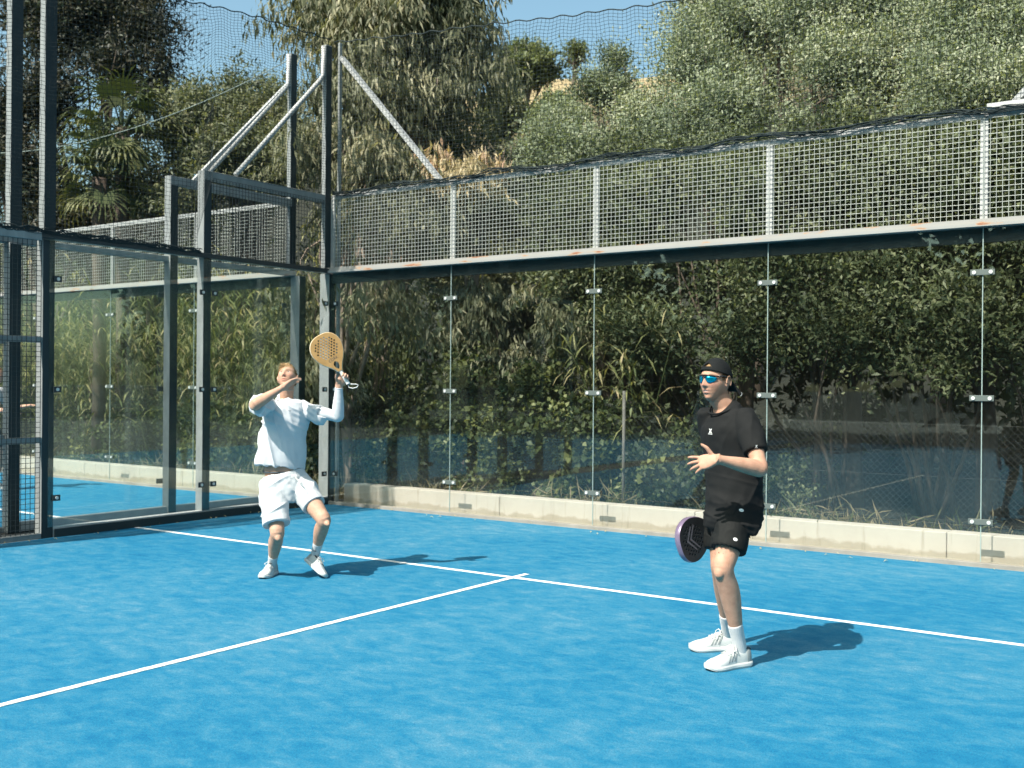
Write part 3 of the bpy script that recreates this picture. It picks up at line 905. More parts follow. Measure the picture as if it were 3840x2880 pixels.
fan_palm(215, 385, 19.0, .80, 'lower fan palm with splayed fans left of its taller neighbour', 62, 26)
fan_palm(330, 400, 20.0, .70, 'small shaded fan palm between the tall one and the steel post', 63, 15)

# ---------- growth right behind the kerb
def shrub(x, y, lobes, label, leaf, seed, name='shrub', cat='shrub', nclump=600, per=32, rc=.24, L=.075, W=.028, style='up', tintb=0, r0=.05, group='growth behind the back walls'):
    z0 = float(hill_z(np.array(x), np.array(y))) - .05
    e = empty(name, (x, y, z0)); tag(e, label, cat, group)
    rel = [(l[0] - x, l[1] - y, l[2] - z0, *l[3:]) for l in lobes]
    limbs = [(l[0], l[1], l[2]) for l in rel]
    rr = random.Random(seed)
    m = MB()
    for l in rel:
        for q in range(2):
            a = Vector((rr.uniform(-.25, .25), rr.uniform(-.1, .3), 0)); b_ = Vector((l[0] + rr.uniform(-.3, .3), l[1], l[2] + l[5] * .2))
            c_ = a.lerp(b_, .5) + Vector((rr.uniform(-.25, .25), rr.uniform(-.1, .2), rr.uniform(-.1, .2)))
            m.path([a, a.lerp(c_, .5) + Vector((.04, 0, .05)), c_, b_], [r0 * 1.3, r0, r0 * .75, r0 * .3], 6)
    m.build('stem', M['bark'], e, smooth=True)
    crown('foliage', rel, nclump=nclump, per=per, rc=rc, L=L, W=W, mat=leaf, parent=e, style=style, seed=seed, tintb=tintb)
    return e

# dense dark shrubs behind the right half: crowns hang forward over a bare shaded foot
hl = ['dense shrub behind the second glass pane from the corner post', 'dense shrub behind the third glass pane, left of the player in black',
      'dense shrub behind the head of the player in black', 'dense leafy shrub behind the fourth glass pane, right of the player in black',
      'dense leafy shrub at the fourth glass joint, right side', 'dense shrub behind the glass at the right edge']
for i, x in enumerate((2.9, 4.3, 5.6, 6.9, 8.2, 9.5)):
    lb = [(x - .1, 2.2, 3.0, 1.0, .75, .75), (x + .5, 2.0, 2.3, .75, .6, .6), (x - .5, 2.3, 3.9, .9, .8, .7), (x + .3, 2.3, 4.3, .9, .8, .7), (x - .55, 2.1, 2.15, .5, .5, .5)]
    if i % 2: lb.append((x + .4, 1.75, 1.75, .5, .4, .4))
    shrub(x, 3.0, lb, hl[i], 'shrub', 70 + i, nclump=850, per=30, rc=.22, L=.078, W=.031, tintb=.03)
# backing wood further up the bank, so that gaps stay dark
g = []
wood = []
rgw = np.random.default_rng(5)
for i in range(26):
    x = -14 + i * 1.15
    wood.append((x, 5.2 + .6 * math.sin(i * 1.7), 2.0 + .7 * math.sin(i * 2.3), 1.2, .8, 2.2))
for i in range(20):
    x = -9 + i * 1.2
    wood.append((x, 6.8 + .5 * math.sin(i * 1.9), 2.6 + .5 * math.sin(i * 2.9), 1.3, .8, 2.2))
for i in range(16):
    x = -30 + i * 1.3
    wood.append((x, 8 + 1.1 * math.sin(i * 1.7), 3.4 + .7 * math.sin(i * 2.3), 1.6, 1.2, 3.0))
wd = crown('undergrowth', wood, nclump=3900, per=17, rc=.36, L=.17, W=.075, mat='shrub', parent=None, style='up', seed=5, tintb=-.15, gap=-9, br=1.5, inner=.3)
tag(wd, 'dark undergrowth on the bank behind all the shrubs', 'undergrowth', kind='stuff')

# ivy and saplings behind the first panes
il = ['low ivy mound behind the first glass pane by the corner post', 'ivy-covered shrub behind the joint of the first and second pane',
      'ivy and creeper heap behind the middle of the second pane', 'creeper heap behind the third pane by the fence post']
for i, (x, zt) in enumerate(((.2, 1.3), (1.5, 1.7), (2.7, 1.5), (4.0, 1.1))):
    lb = [(x, 1.45, zt * .45, .75, .45, zt * .5), (x + .5, 1.6, zt * .7, .5, .4, zt * .4), (x - .5, 1.7, zt * .8, .55, .4, zt * .45)]
    shrub(x, 1.6, lb, il[i], 'ivy', 90 + i, 'ivy_mound', 'ivy', nclump=520, per=22, rc=.16, L=.075, W=.062, tintb=.02, r0=.02)
gl = ['hanging gum foliage behind the upper first glass pane', 'hanging gum spray behind the upper second glass pane']
for i, (x, zc) in enumerate(((1.15, 2.25), (2.55, 2.5))):
    lb = [(x, 1.9, zc, .55, .35, .45), (x + .45, 2.0, zc - .35, .35, .3, .35), (x - .3, 2.0, zc + .5, .5, .35, .4)]
    shrub(x, 2.4, lb, gl[i], 'euc', 100 + i, 'gum_sapling', 'tree', nclump=130, per=26, rc=.20, L=.15, W=.032, style='droop', tintb=.12, r0=.025)

def reed_clump(x, y, n, h, label, seed, lean=.35, spread=.6, mat='reed', w=.028):
    """stand of reeds: canes with long arching blades"""
    rg = np.random.default_rng(seed)
    z0 = float(hill_z(np.array(x), np.array(y))) - .03
    e = empty('reed_clump', (x, y, z0)); tag(e, label, 'reeds', 'reeds behind the back walls')
    m = MB(); P = []; D = []; L = []; NR = []
    for k in range(n):
        bx, by = rg.normal(0, spread), rg.normal(0, .28)
        lx, ly = rg.normal(0, lean) * .5, rg.normal(-.1, .25) * .5
        hh = h * rg.uniform(.65, 1.1)
        p0 = Vector((bx, by, 0)); p1 = Vector((bx + lx * .4 * hh, by + ly * .4 * hh, hh * .55)); p2 = Vector((bx + lx * hh, by + ly * hh, hh))
        m.path([p0, p1, p2], [.02, .015, .006], 5)
        for q in range(13):
            s = rg.uniform(.18, 1.0)
            a = p0.lerp(p1, s * 2) if s < .5 else p1.lerp(p2, s * 2 - 1)
            az = rg.uniform(0, 6.283)
            d = np.array([math.cos(az), math.sin(az), rg.uniform(.3, 1.2)])
            l = rg.uniform(.22, .5)
            P.append(np.array(a)); D.append(d); L.append(l); NR.append([0, -.3, 1])
            tip = np.array(a) + d / np.linalg.norm(d) * l * .8
            P.append(tip); D.append(np.array([d[0], d[1], -rg.uniform(.3, 1.3)])); L.append(l * .7); NR.append([0, -.3, 1])
    tag(m.build('cane', M['reed'] if mat == 'reed' else M[mat], e), kind='stuff')
    t = np.repeat(np.clip(rg.normal(.48, .25, len(P) // 2), 0, 1), 2)
    me = leaves_mesh('blade', np.array(P), np.array(D), np.array(NR), np.array(L), w * rg.uniform(.7, 1.3, len(P)), t, .15, .1)
    tag(link('blade', me, M[mat], e), kind='stuff')
    return e
rl = ['reeds at the far left behind the neighbouring court', 'reeds left of the seam in the neighbouring back glass', 'reeds right of the seam in the neighbouring back glass',
      'reeds behind the neighbouring court, beside its steel post', 'reeds behind the neighbouring court, between the two posts', 'reeds in the gap left of the corner post', 'reeds hidden behind the corner post']
for i, x in enumerate((-9.6, -8.0, -6.6, -5.2, -3.8, -2.4, -1.1)):
    reed_clump(x, 1.9 + .25 * (i % 2), 44, 3.5 - .25 * (i % 3), rl[i], 120 + i)
reed_clump(3.0, 1.75, 9, 2.3, 'sparse pale reeds behind the second glass pane', 131, spread=.25)
reed_clump(3.75, 1.9, 8, 2.5, 'sparse reeds left of the fence post behind the third pane', 132, spread=.2)
jl = ['ivy bank behind the neighbouring court at far left', 'ivy bank behind the neighbouring court, left of the seam', 'ivy bank behind the neighbouring court, near its post', 'ivy bank behind the neighbouring court by the corner']
for i, x in enumerate((-9.0, -6.8, -4.6, -2.2)):
    lb = [(x, 1.4, .5, 1.1, .45, .65), (x + .7, 1.5, .7, .6, .4, .6), (x - .6, 1.6, .8, .7, .4, .6)]
    shrub(x, 1.6, lb, jl[i], 'ivy', 140 + i, 'ivy_mound', 'ivy', nclump=430, per=22, rc=.17, L=.08, W=.066, tintb=-.02, r0=.02)

ll = ['low leafy creeper behind the third pane at the kerb', 'low leafy creeper behind the legs of the player in black', 'low leafy creeper right of the player in black', 'low leafy creeper by the right-hand glass joint']
for i, x in enumerate((5.0,)):
    lb = [(x, 1.35, .22, .6, .3, .28), (x + .5, 1.9, .45, .4, .3, .35)]
    shrub(x, 1.6, lb, ll[i], 'shrub', 150 + i, 'creeper', 'creeper', nclump=150, per=20, rc=.13, L=.06, W=.040, tintb=-.06, r0=.015)

# weeds and dry grass along the kerb: nobody could count them
def weeds(x0, x1, n, seed):
    rg = np.random.default_rng(seed)
    x = rg.uniform(x0, x1, n); y = .52 + rg.gamma(1.6, .25, n)
    cl = (np.sin(x * 2.3) + np.sin(x * 5.1 + 1) * .6) * .5
    z = hill_z(x, y) - .02
    h = np.clip(rg.gamma(3, .055, n) * (1 + .5 * cl), .05, .5)
    d = np.stack([rg.normal(0, .45, n), rg.normal(-.1, .4, n), np.ones(n)], 1)
    pos = np.stack([x, y, z], 1)
    d2 = d + np.stack([rg.normal(0, .7, n), rg.normal(0, .6, n), rg.uniform(-1.3, .2, n)], 1)
    nr = rg.normal(size=(n, 3)) + np.array([0, -1, .2])
    t = np.clip(.55 + .3 * np.sin(x * 3.3 + y * 4) + rg.normal(0, .2, n), 0, 1)
    P = np.concatenate([pos, pos + unit(d) * h[:, None] * .6]); D = np.concatenate([d, d2]); NN = np.concatenate([nr, nr])
    me = leaves_mesh('weeds', P, D, NN, np.concatenate([h * .75, h * .6]), np.concatenate([np.full(n, .012), np.full(n, .016)]), np.concatenate([t, t]), .1, .08)
    return link('weeds', me, M['weed'])
wo_ = weeds(-11, 11, 15000, 9)
tag(wo_, 'dry grass and weeds along the back of the low walls', 'weeds', kind='stuff')

M['oldpost'] = simple('dull_fence_post', (0.09, 0.085, 0.075), .8, 0, (0.15, 0.14, 0.125), 9)
M['chain'] = simple('dull_chain_wire', (0.05, 0.05, 0.043), .7)
# ---------- chain-link fence behind the right panes
cf = empty('chain_link_fence', (3.80, 1.02, 0)); tag(cf, 'rusty chain-link fence with thin posts behind the right-hand panes', 'fence')
for x in (0.02, 6.4):
    MB().path([(x, 0, -.05), (x, 0, 1.52)], .040, 8).build('post', M['oldpost'], cf, smooth=True)
m = MB()
H = 1.1; s = .065
n = int(6.4 / s)
for i in range(-int(H / s), n):
    x0 = i * s
    a0 = max(0, -x0); a1 = min(H, 6.4 - x0)
    if a1 > a0: m.bar((x0 + a0, 0, .12 + a0), (x0 + a1, 0, .12 + a1), .0022, n=3)
for i in range(0, n + int(H / s)):
    x0 = i * s
    a0 = max(0, x0 - 6.4); a1 = min(H, x0)
    if a1 > a0: m.bar((x0 - a0, .004, .12 + a0), (x0 - a1, .004, .12 + a1), .0022, n=3)
for z in (.12, .7, 1.22): m.bar((0, 0, z), (6.4, 0, z), .004, n=3)
tag(m.build('wire_mesh', M['chain'], cf), kind='stuff')

# ---------- dry leaves blown against the foot of the walls
rgl = np.random.default_rng(21)
nl = 55
lx = np.concatenate([rgl.uniform(.1, 9.5, 35), .03 + np.abs(rgl.normal(0, .10, 20))]); ly = np.concatenate([-.04 - rgl.gamma(1.2, .09, 35), rgl.uniform(-5.5, -.2, 20)])
lp = np.stack([lx, ly, np.full(nl, .009)], 1)
ld = np.stack([rgl.normal(size=nl), rgl.normal(size=nl), rgl.uniform(.0, .25, nl)], 1)
me = leaves_mesh('leaf_litter', lp, ld, np.stack([rgl.normal(0, .2, nl), rgl.normal(0, .2, nl), np.ones(nl)], 1), rgl.uniform(.03, .075, nl), rgl.uniform(.012, .024, nl), rgl.uniform(.3, .7, nl), .35, .1)
tag(link('leaf_litter', me, M['dryeuc']), 'dry pale leaves scattered on the turf along the wall feet', 'dry leaves', kind='stuff')

# ---------- unseen wood added behind the camera so the glass reflects dark, not sky
wood = []
for i in range(30):
    x = -40 + i * 2.1
    wood.append((x, -28 - 1.5 * math.sin(i * 1.3), 5.6 + .8 * math.sin(i * 2.1), 3.0, 2.2, 7.2))
wb = crown('added_woodland', wood, nclump=2600, per=15, rc=.9, L=.55, W=.34, mat='darktree', parent=None, style='up', seed=15, inner=.5, gap=-9)
tag(wb, 'dark wood added behind the camera, darkening the reflection in the glass', 'wood', kind='stuff')
# ================================================================== PEOPLE
def V3(a): return Vector((float(a[0]), float(a[1]), float(a[2])))
CF = V3(_F); CR = V3(_R); CU = Vector((0, 0, 1))
def child(P, px, py, L, sign):
    """next joint: seen at (px,py), bone length L from P, nearer (-1) or farther (+1)"""
    d = V3(_F + _R * ((px - 1106.0) / 2340.6) - _U * ((py - 829.5) / 2340.6))
    m = CAM - P
    a = d.dot(d); b = 2 * d.dot(m); c = m.dot(m) - L * L
    D = b * b - 4 * a * c
    t = (-b + sign * math.sqrt(D)) / (2 * a) if D > 0 else -b / (2 * a)
    return CAM + d * t
def pt(px, py, t): return V3(at(px, py, t))

# value noise for folds
_perm = np.random.default_rng(3).random(4096)
def vnoise(P):
    i = np.floor(P).astype(np.int64); f = P - i; f = f * f * (3 - 2 * f)
    def h(a, b, c): return _perm[(a * 374761393 + b * 668265263 + c * 2147483647) % 4096]
    r = 0
    for dx in (0, 1):
        for dy in (0, 1):
            for dz in (0, 1):
                w = (f[:, 0] if dx else 1 - f[:, 0]) * (f[:, 1] if dy else 1 - f[:, 1]) * (f[:, 2] if dz else 1 - f[:, 2])
                r = r + w * h(i[:, 0] + dx, i[:, 1] + dy, i[:, 2] + dz)
    return r * 2 - 1

def cat(a, b, c, d, t):
    return 0.5 * ((2 * b) + (c - a) * t + (2 * a - 5 * b + 4 * c - d) * t * t + (3 * b - a - 3 * c + d) * t ** 3)

def loft(st, n=22, sub=4, cap=True, power=2.0):
    """closed skin through stations (pos, rx, ry, front): rx sideways, ry towards front"""
    P = np.array([s[0] for s in st], float); A = np.array([s[1] for s in st], float); B = np.array([s[2] for s in st], float)
    H = np.array([s[3] for s in st], float)
    m = len(st); rings = []
    def g(X, i): return X[min(max(i, 0), m - 1)]
    ts = [(i, k / sub) for i in range(m - 1) for k in range(sub)] + [(m - 2, 1.0)]
    pts = []
    for i, t in ts:
        q = [cat(g(X, i - 1), g(X, i), g(X, i + 1), g(X, i + 2), t) for X in (P, A, B, H)]
        pts.append(q)
    V = []; F = []
    for k, (p, a, b, h) in enumerate(pts):
        tg = pts[min(k + 1, len(pts) - 1)][0] - pts[max(k - 1, 0)][0]
        tg = tg / (np.linalg.norm(tg) + 1e-9)
        fr = h - tg * (h @ tg); fr /= (np.linalg.norm(fr) + 1e-9)
        sd = np.cross(tg, fr)
        for j in range(n):
            an = 2 * math.pi * j / n
            c, s = math.cos(an), math.sin(an)
            e = 2.0 / power
            V.append(p + sd * (a * math.copysign(abs(c) ** e, c)) + fr * (b * math.copysign(abs(s) ** e, s)))
    K = len(pts)
    for k in range(K - 1):
        for j in range(n):
            F.append((k*n+j, k*n+(j+1)%n, (k+1)*n+(j+1)%n, (k+1)*n+j))
    for k, sg in ((0, -1), (K - 1, 1)):
        c = len(V); V.append(np.mean(V[k*n:(k+1)*n], axis=0))
        for j in range(n):
            F.append((k*n+j, k*n+(j+1)%n, c) if sg > 0 else (k*n+(j+1)%n, k*n+j, c))
    return V, F

def ellipsoid(c, ax, n=14):
    """ax: three vectors (half axes)"""
    V = []; F = []
    for i in range(n + 1):
        th = math.pi * i / n
        for j in range(n * 2):
            ph = math.pi * j / n
            d = (math.sin(th) * math.cos(ph), math.sin(th) * math.sin(ph), math.cos(th))
            V.append(V3(c) + V3(ax[0]) * d[0] + V3(ax[1]) * d[1] + V3(ax[2]) * d[2])
    w = n * 2
    for i in range(n):
        for j in range(w): F.append((i*w+j, (i+1)*w+j, (i+1)*w+(j+1)%w, i*w+(j+1)%w))
    return V, F

def fuse(name, pieces, voxel, smooth=3, factor=.5, ratio=None):
    """union of closed pieces as one continuous surface"""
    mb = MB()
    for v, f in pieces: mb.add(v, f)
    o = bpy.data.objects.new('tmp', mb.mesh('tmp'))
    bm = bmesh.new(); bm.from_mesh(o.data)
    bmesh.ops.remove_doubles(bm, verts=bm.verts[:], dist=1e-6)
    bmesh.ops.recalc_face_normals(bm, faces=bm.faces[:])
    bm.to_mesh(o.data); bm.free()
    col.objects.link(o)
    r = o.modifiers.new('r', 'REMESH'); r.mode = 'VOXEL'; r.voxel_size = voxel; r.adaptivity = 0
    s = o.modifiers.new('s', 'SMOOTH'); s.factor = factor; s.iterations = smooth
    if ratio:
        q = o.modifiers.new('d', 'DECIMATE'); q.ratio = ratio
    dg = bpy.context.evaluated_depsgraph_get()
    me = bpy.data.meshes.new_from_object(o.evaluated_get(dg))
    me.name = name
    bpy.data.objects.remove(o)
    me.polygons.foreach_set('use_smooth', [True] * len(me.polygons))
    return me

def get_np(me):
    V = np.empty(len(me.vertices) * 3, np.float32); me.vertices.foreach_get('co', V)
    Nn = np.empty(len(me.vertices) * 3, np.float32); me.vertices.foreach_get('normal', Nn)
    return V.reshape(-1, 3).astype(float), Nn.reshape(-1, 3).astype(float)
def displace(me, d):
    V, Nn = get_np(me)
    me.vertices.foreach_set('co', (V + Nn * d[:, None]).astype(np.float32).ravel()); me.update()

# ---------------------------------------------------------------- materials
def skin_mat():
    m, n, out = newmat('skin')
    L = n.links.new
    a = N(n, 'ShaderNodeAttribute', attribute_name='paint')
    p = N(n, 'ShaderNodeBsdfPrincipled', Roughness=0.58)
    p.inputs['Specular IOR Level'].default_value = 0.3
    p.inputs['Subsurface Weight'].default_value = 0.12
    p.inputs['Subsurface Radius'].default_value = (0.02, 0.008, 0.004)
    p.inputs['Subsurface Scale'].default_value = 0.5
    t = N(n, 'ShaderNodeTexNoise', Scale=22, Detail=6, Roughness=.65); L(coords(n), t.inputs['Vector'])
    r = ramp(n, [(0.3, (0.84, 0.80, 0.78)), (0.7, (1.10, 1.12, 1.12))]); L(t.outputs['Fac'], r.inputs[0])
    mx = N(n, 'ShaderNodeMix', data_type='RGBA', blend_type='MULTIPLY'); mx.inputs['Factor'].default_value = 1
    L(a.outputs['Color'], mx.inputs[6]); L(r.outputs[0], mx.inputs[7]); L(mx.outputs[2], p.inputs['Base Color'])
    t2 = N(n, 'ShaderNodeTexNoise', Scale=260, Detail=3); L(coords(n), t2.inputs['Vector'])
    b = N(n, 'ShaderNodeBump', Strength=.12, Distance=.003); L(t2.outputs['Fac'], b.inputs['Height']); L(b.outputs[0], p.inputs['Normal'])
    L(p.outputs[0], out.inputs[0])
    return m
M['skin'] = skin_mat()
def cloth(name, c, c2, rough=.85, scale=500, sheen=.2):
    m, n, out = newmat(name)
    L = n.links.new
    p = N(n, 'ShaderNodeBsdfPrincipled', Roughness=rough); p.inputs['Specular IOR Level'].default_value = .18
    p.inputs['Sheen Weight'].default_value = sheen
    t = N(n, 'ShaderNodeTexNoise', Scale=8, Detail=7, Roughness=.7); L(coords(n), t.inputs['Vector'])
    r = ramp(n, [(.3, c), (.7, c2)]); L(t.outputs['Fac'], r.inputs[0]); L(r.outputs[0], p.inputs['Base Color'])
    t2 = N(n, 'ShaderNodeTexNoise', Scale=scale, Detail=2); L(coords(n), t2.inputs['Vector'])
    b = N(n, 'ShaderNodeBump', Strength=.25, Distance=.002); L(t2.outputs['Fac'], b.inputs['Height']); L(b.outputs[0], p.inputs['Normal'])
    L(p.outputs[0], out.inputs[0])
    return m
M['whitecloth'] = cloth('white_jersey', (0.50, 0.52, 0.54), (0.55, 0.565, 0.58))
M['whiteshorts'] = cloth('white_shorts', (0.50, 0.52, 0.53), (0.56, 0.57, 0.575))
M['blackcloth'] = cloth('black_jersey', (0.0085, 0.0092, 0.0095), (0.0115, 0.0122, 0.0125), .85, 500, .0)
M['blackshorts'] = cloth('black_shorts', (0.0075, 0.0082, 0.0080), (0.010, 0.011, 0.0105), .75, 500, .0)
M['capcloth'] = cloth('black_cap', (0.0075, 0.0085, 0.009), (0.010, 0.0115, 0.012), .85, 500, .0)
M['sock'] = cloth('white_sock', (0.50, 0.51, 0.51), (0.56, 0.56, 0.56), .9, 300)
M['shoe'] = cloth('white_shoe', (0.40, 0.43, 0.425), (0.49, 0.51, 0.495), .6, 700)
M['toecap'] = simple('white_rubber', (0.57, 0.57, 0.55), .5)
M['sole'] = simple('sole_rubber', (0.48, 0.50, 0.49), .55, 0, (0.56, 0.57, 0.55), 20)
M['stripe'] = simple('grey_stripe', (0.26, 0.28, 0.275), .6)
M['darktrim'] = simple('dark_trim', (0.03, 0.045, 0.055), .6)
M['blond'] = leaf_mat('blond_hair', [(0.13, 0.075, 0.035), (0.30, 0.19, 0.095), (0.47, 0.32, 0.17), (0.62, 0.46, 0.28)], .15, .4)
M['brownhair'] = leaf_mat('light_brown_hair', [(0.08, 0.045, 0.022), (0.17, 0.10, 0.05), (0.28, 0.17, 0.09), (0.38, 0.26, 0.15)], .1, .4)
M['lens'] = simple('blue_mirror_lens', (0.0, 0.30, 0.50), .12, .75)
M['frame'] = simple('black_frame', (0.01, 0.011, 0.012), .2)
M['eye'] = simple('eye_white', (0.72, 0.68, 0.64), .2)
M['iris'] = simple('iris', (0.05, 0.06, 0.07), .15)
M['print'] = simple('white_print', (0.78, 0.78, 0.75), .6)
M['darkprint'] = simple('dark_print', (0.03, 0.035, 0.04), .6)

# ---------------------------------------------------------------- anatomy pieces
def leg(H, K, A, front, g=1.08):
    H, K, A = V3(H), V3(K), V3(A)
    bend = K - (H + A) * .5
    kf = (bend.normalized() * min(1, bend.length / .08) + V3(front) * .6).normalized()
    sh = (A - K); th = (K - H)
    bk = -kf
    st = [(H - th * .10, .078, .085, kf), (H + th * .08, .086, .092, kf), (H + th * .32, .080, .087, kf), (H + th * .60, .069, .075, kf), (H + th * .84, .058, .062, kf),
          (K - th * .02, .054, .058, kf), (K + sh * .10, .050, .053, kf), (K + sh * .24 + bk * .010, .053, .057, kf), (K + sh * .38 + bk * .012, .051, .055, kf),
          (K + sh * .56 + bk * .007, .043, .046, kf), (K + sh * .76 + bk * .002, .034, .037, kf), (A - sh * .02, .032, .036, kf), (A + sh * .14, .032, .036, kf)]
    kn = ellipsoid(K + kf * .013 + th.normalized() * .004, (kf.cross(th.normalized()) * .043, kf * .044, th.normalized() * .062), 10)
    return [loft([(np.array(a), b * g, c * g, np.array(d)) for a, b, c, d in st], 24), kn], kf

def arm(S, E, W, hint, g=1.1):
    S, E, W = V3(S), V3(E), V3(W); u = E - S; f = W - E; h = V3(hint)
    st = [(S - u * .12, .040, .042, h), (S + u * .05, .052, .054, h), (S + u * .25, .048, .050, h), (S + u * .52, .045, .047, h), (S + u * .82, .039, .040, h), (E, .038, .040, h),
          (E + f * .14, .041, .042, h), (E + f * .30, .041, .040, h), (E + f * .55, .035, .034, h), (E + f * .80, .028, .026, h), (W, .027, .022, h), (W + f * .06, .028, .021, h)]
    return loft([(np.array(a), b * g, c * g, np.array(d)) for a, b, c, d in st], 20)

def hand(W, fd, pn, left, curls=(.25, .3, .35, .4), spread=.10, thumb=(.6, .25), tdir=None, k=1.0):
    """W wrist, fd finger direction, pn direction the palm faces; left=True for a left hand. curls: bend per joint, per finger (index first)"""
    fd = V3(fd).normalized(); pn = V3(pn); pn = (pn - fd * pn.dot(fd)).normalized()
    th = fd.cross(pn) * (-1 if left else 1)           # thumb side
    W = V3(W)
    out = []
    st = [(W - fd * .02, .026 * k, .021 * k, pn), (W + fd * .012 * k, .030 * k, .020 * k, pn), (W + fd * .045 * k, .040 * k, .018 * k, pn), (W + fd * .078 * k, .042 * k, .015 * k, pn), (W + fd * .098 * k, .038 * k, .011 * k, pn)]
    out.append(loft([(np.array(a), b, c, np.array(d)) for a, b, c, d in st], 18, power=2.6))
    out.append(ellipsoid(W + fd * .035 * k + th * .022 * k + pn * .008 * k, (th * .020 * k, pn * .015 * k, fd * .034 * k), 8))
    L = (.073, .081, .075, .058); offs = (.030, .0102, -.0102, -.029)
    for i in range(4):
        b = W + fd * ((.094 - (.004 if i == 0 else .010 if i == 3 else 0)) * k) + th * offs[i] * k
        a = spread * (1.5 - i) / 1.5
        d0 = (fd + th * a).normalized()
        segs = (.46, .31, .23); r = (.0092, .0084, .0076, .0060)
        p = b - d0 * .018; pts = [p, b]; rr = [r[0] * .9, r[0]]
        ang = 0
        for j in range(3):
            ang += curls[i] * (1.0 if j else .75)
            d = d0 * math.cos(ang) + pn * math.sin(ang)
            b = b + d * (L[i] * k * segs[j])
            pts.append(b); rr.append(r[j + 1])
        out.append(loft([(np.array(q), x * k, x * k, np.array(th)) for q, x in zip(pts, rr)], 10, 3))
        out.append(ellipsoid(pts[-1], (th * .0060 * k, pn * .0055 * k, d * .007 * k), 6))
    td = V3(tdir).normalized() if tdir is not None else (th * thumb[0] + fd * .72 + pn * thumb[1]).normalized()
    b = W + fd * .022 * k + th * .024 * k
    pts = [b - td * .01, b + td * .030 * k, b + td * .055 * k, b + (td + fd * .15).normalized() * .085 * k]
    out.append(loft([(np.array(q), x * k, x * k, np.array(pn)) for q, x in zip(pts, (.013, .0118, .0104, .0072))], 10, 3))
    out.append(ellipsoid(pts[-1], (th * .0072 * k, pn * .007 * k, td * .008 * k), 6))
    return out

def head_local(dx, dy, dz):
    """displaced sphere: x left, y forward, z up, metres; unit vectors in"""
    x = .0765 * dx; y = .098 * dy; z = .120 * dz
    s = np.clip(-z / .120, 0, 1)
    x = x * (1 - .30 * s ** 1.25)
    y = np.where(dy < 0, y * (1 - .50 * s ** .9), .098 * np.clip(dy, 0, 1) ** (1 - .55 * s) * (1 - .04 * s))
    y = np.where(dy > 0, y * (1 - .06 * np.clip(dz, 0, 1) ** 2), y * 1.04)
    f = np.clip(dy, 0, 1) ** .5
    G = lambda x0, z0, sx, sz: np.exp(-((x - x0) / sx) ** 2 - ((z - z0) / sz) ** 2)
    y = np.where((dy > .3) & (z < .05), np.minimum(y, .098) , y)
    prof = np.clip((.030 - z) / .055, 0, 1) * np.clip((z + .040) / .010, 0, 1)
    sx = .0090 + .0065 * np.clip((.0 - z) / .03, 0, 1)
    nose = np.exp(-(x / sx) ** 2) * prof
    d = .026 * nose + .0065 * G(0, .036, .05, .011) - .0125 * (G(.031, .012, .017, .012) + G(-.031, .012, .017, .012)) \
        + .006 * (G(.046, -.020, .02, .018) + G(-.046, -.020, .02, .018)) + .0075 * G(0, -.053, .022, .0065) + .0085 * G(0, -.068, .020, .0065) - .007 * G(0, -.0605, .022, .0032) \
        + .012 * G(0, -.100, .022, .017) - .004 * G(0, -.082, .025, .008)
    return x, y + d * f, z

class Head:
    def __init__(s, c, fwd, up, k=1.0):
        s.c = V3(c); s.f = V3(fwd).normalized(); u = V3(up); s.u = (u - s.f * u.dot(s.f)).normalized(); s.l = s.u.cross(s.f).normalized(); s.k = k
    def w(s, x, y, z): return s.c + (s.l * x + s.f * y + s.u * z) * s.k
    def local(s, V):
        d = (V - np.array(s.c)) / s.k
        return d @ np.array(s.l), d @ np.array(s.f), d @ np.array(s.u)
    def pieces(s):
        n, m = 90, 120
        th = np.linspace(0, np.pi, n + 1); ph = np.linspace(0, 2 * np.pi, m, endpoint=False)
        T, Pq = np.meshgrid(th, ph, indexing='ij')
        x, y, z = head_local(np.sin(T) * np.cos(Pq), np.sin(T) * np.sin(Pq), np.cos(T))
        P = np.array(s.c) + (x[..., None] * np.array(s.l) + y[..., None] * np.array(s.f) + z[..., None] * np.array(s.u)) * s.k
        V = P.reshape(-1, 3); i = np.arange(n)[:, None] * m; j = np.arange(m)[None, :]
        F = np.stack([i + j, i + m + j, i + m + (j + 1) % m, i + (j + 1) % m], -1).reshape(-1, 4)
        out = [(list(V), [tuple(q) for q in F])]
        for sg in (-1, 1):
            c = s.w(sg * .0775, -.012, -.004)
            out.append(ellipsoid(c, (s.l * .008, (s.f * .9 + s.u * -.2) * .020, (s.u * .95 - s.f * .25) * .033), 10))
            ring = []
            for a in np.linspace(-1.9, 2.4, 12):
                ring.append((np.array(c + s.l * sg * .008 + (s.f * math.sin(-a) * .019 + s.u * math.cos(a) * .031) * 1.0), .0048, .0048, np.array(s.l)))
            out.append(loft(ring, 8, 2))
        return out

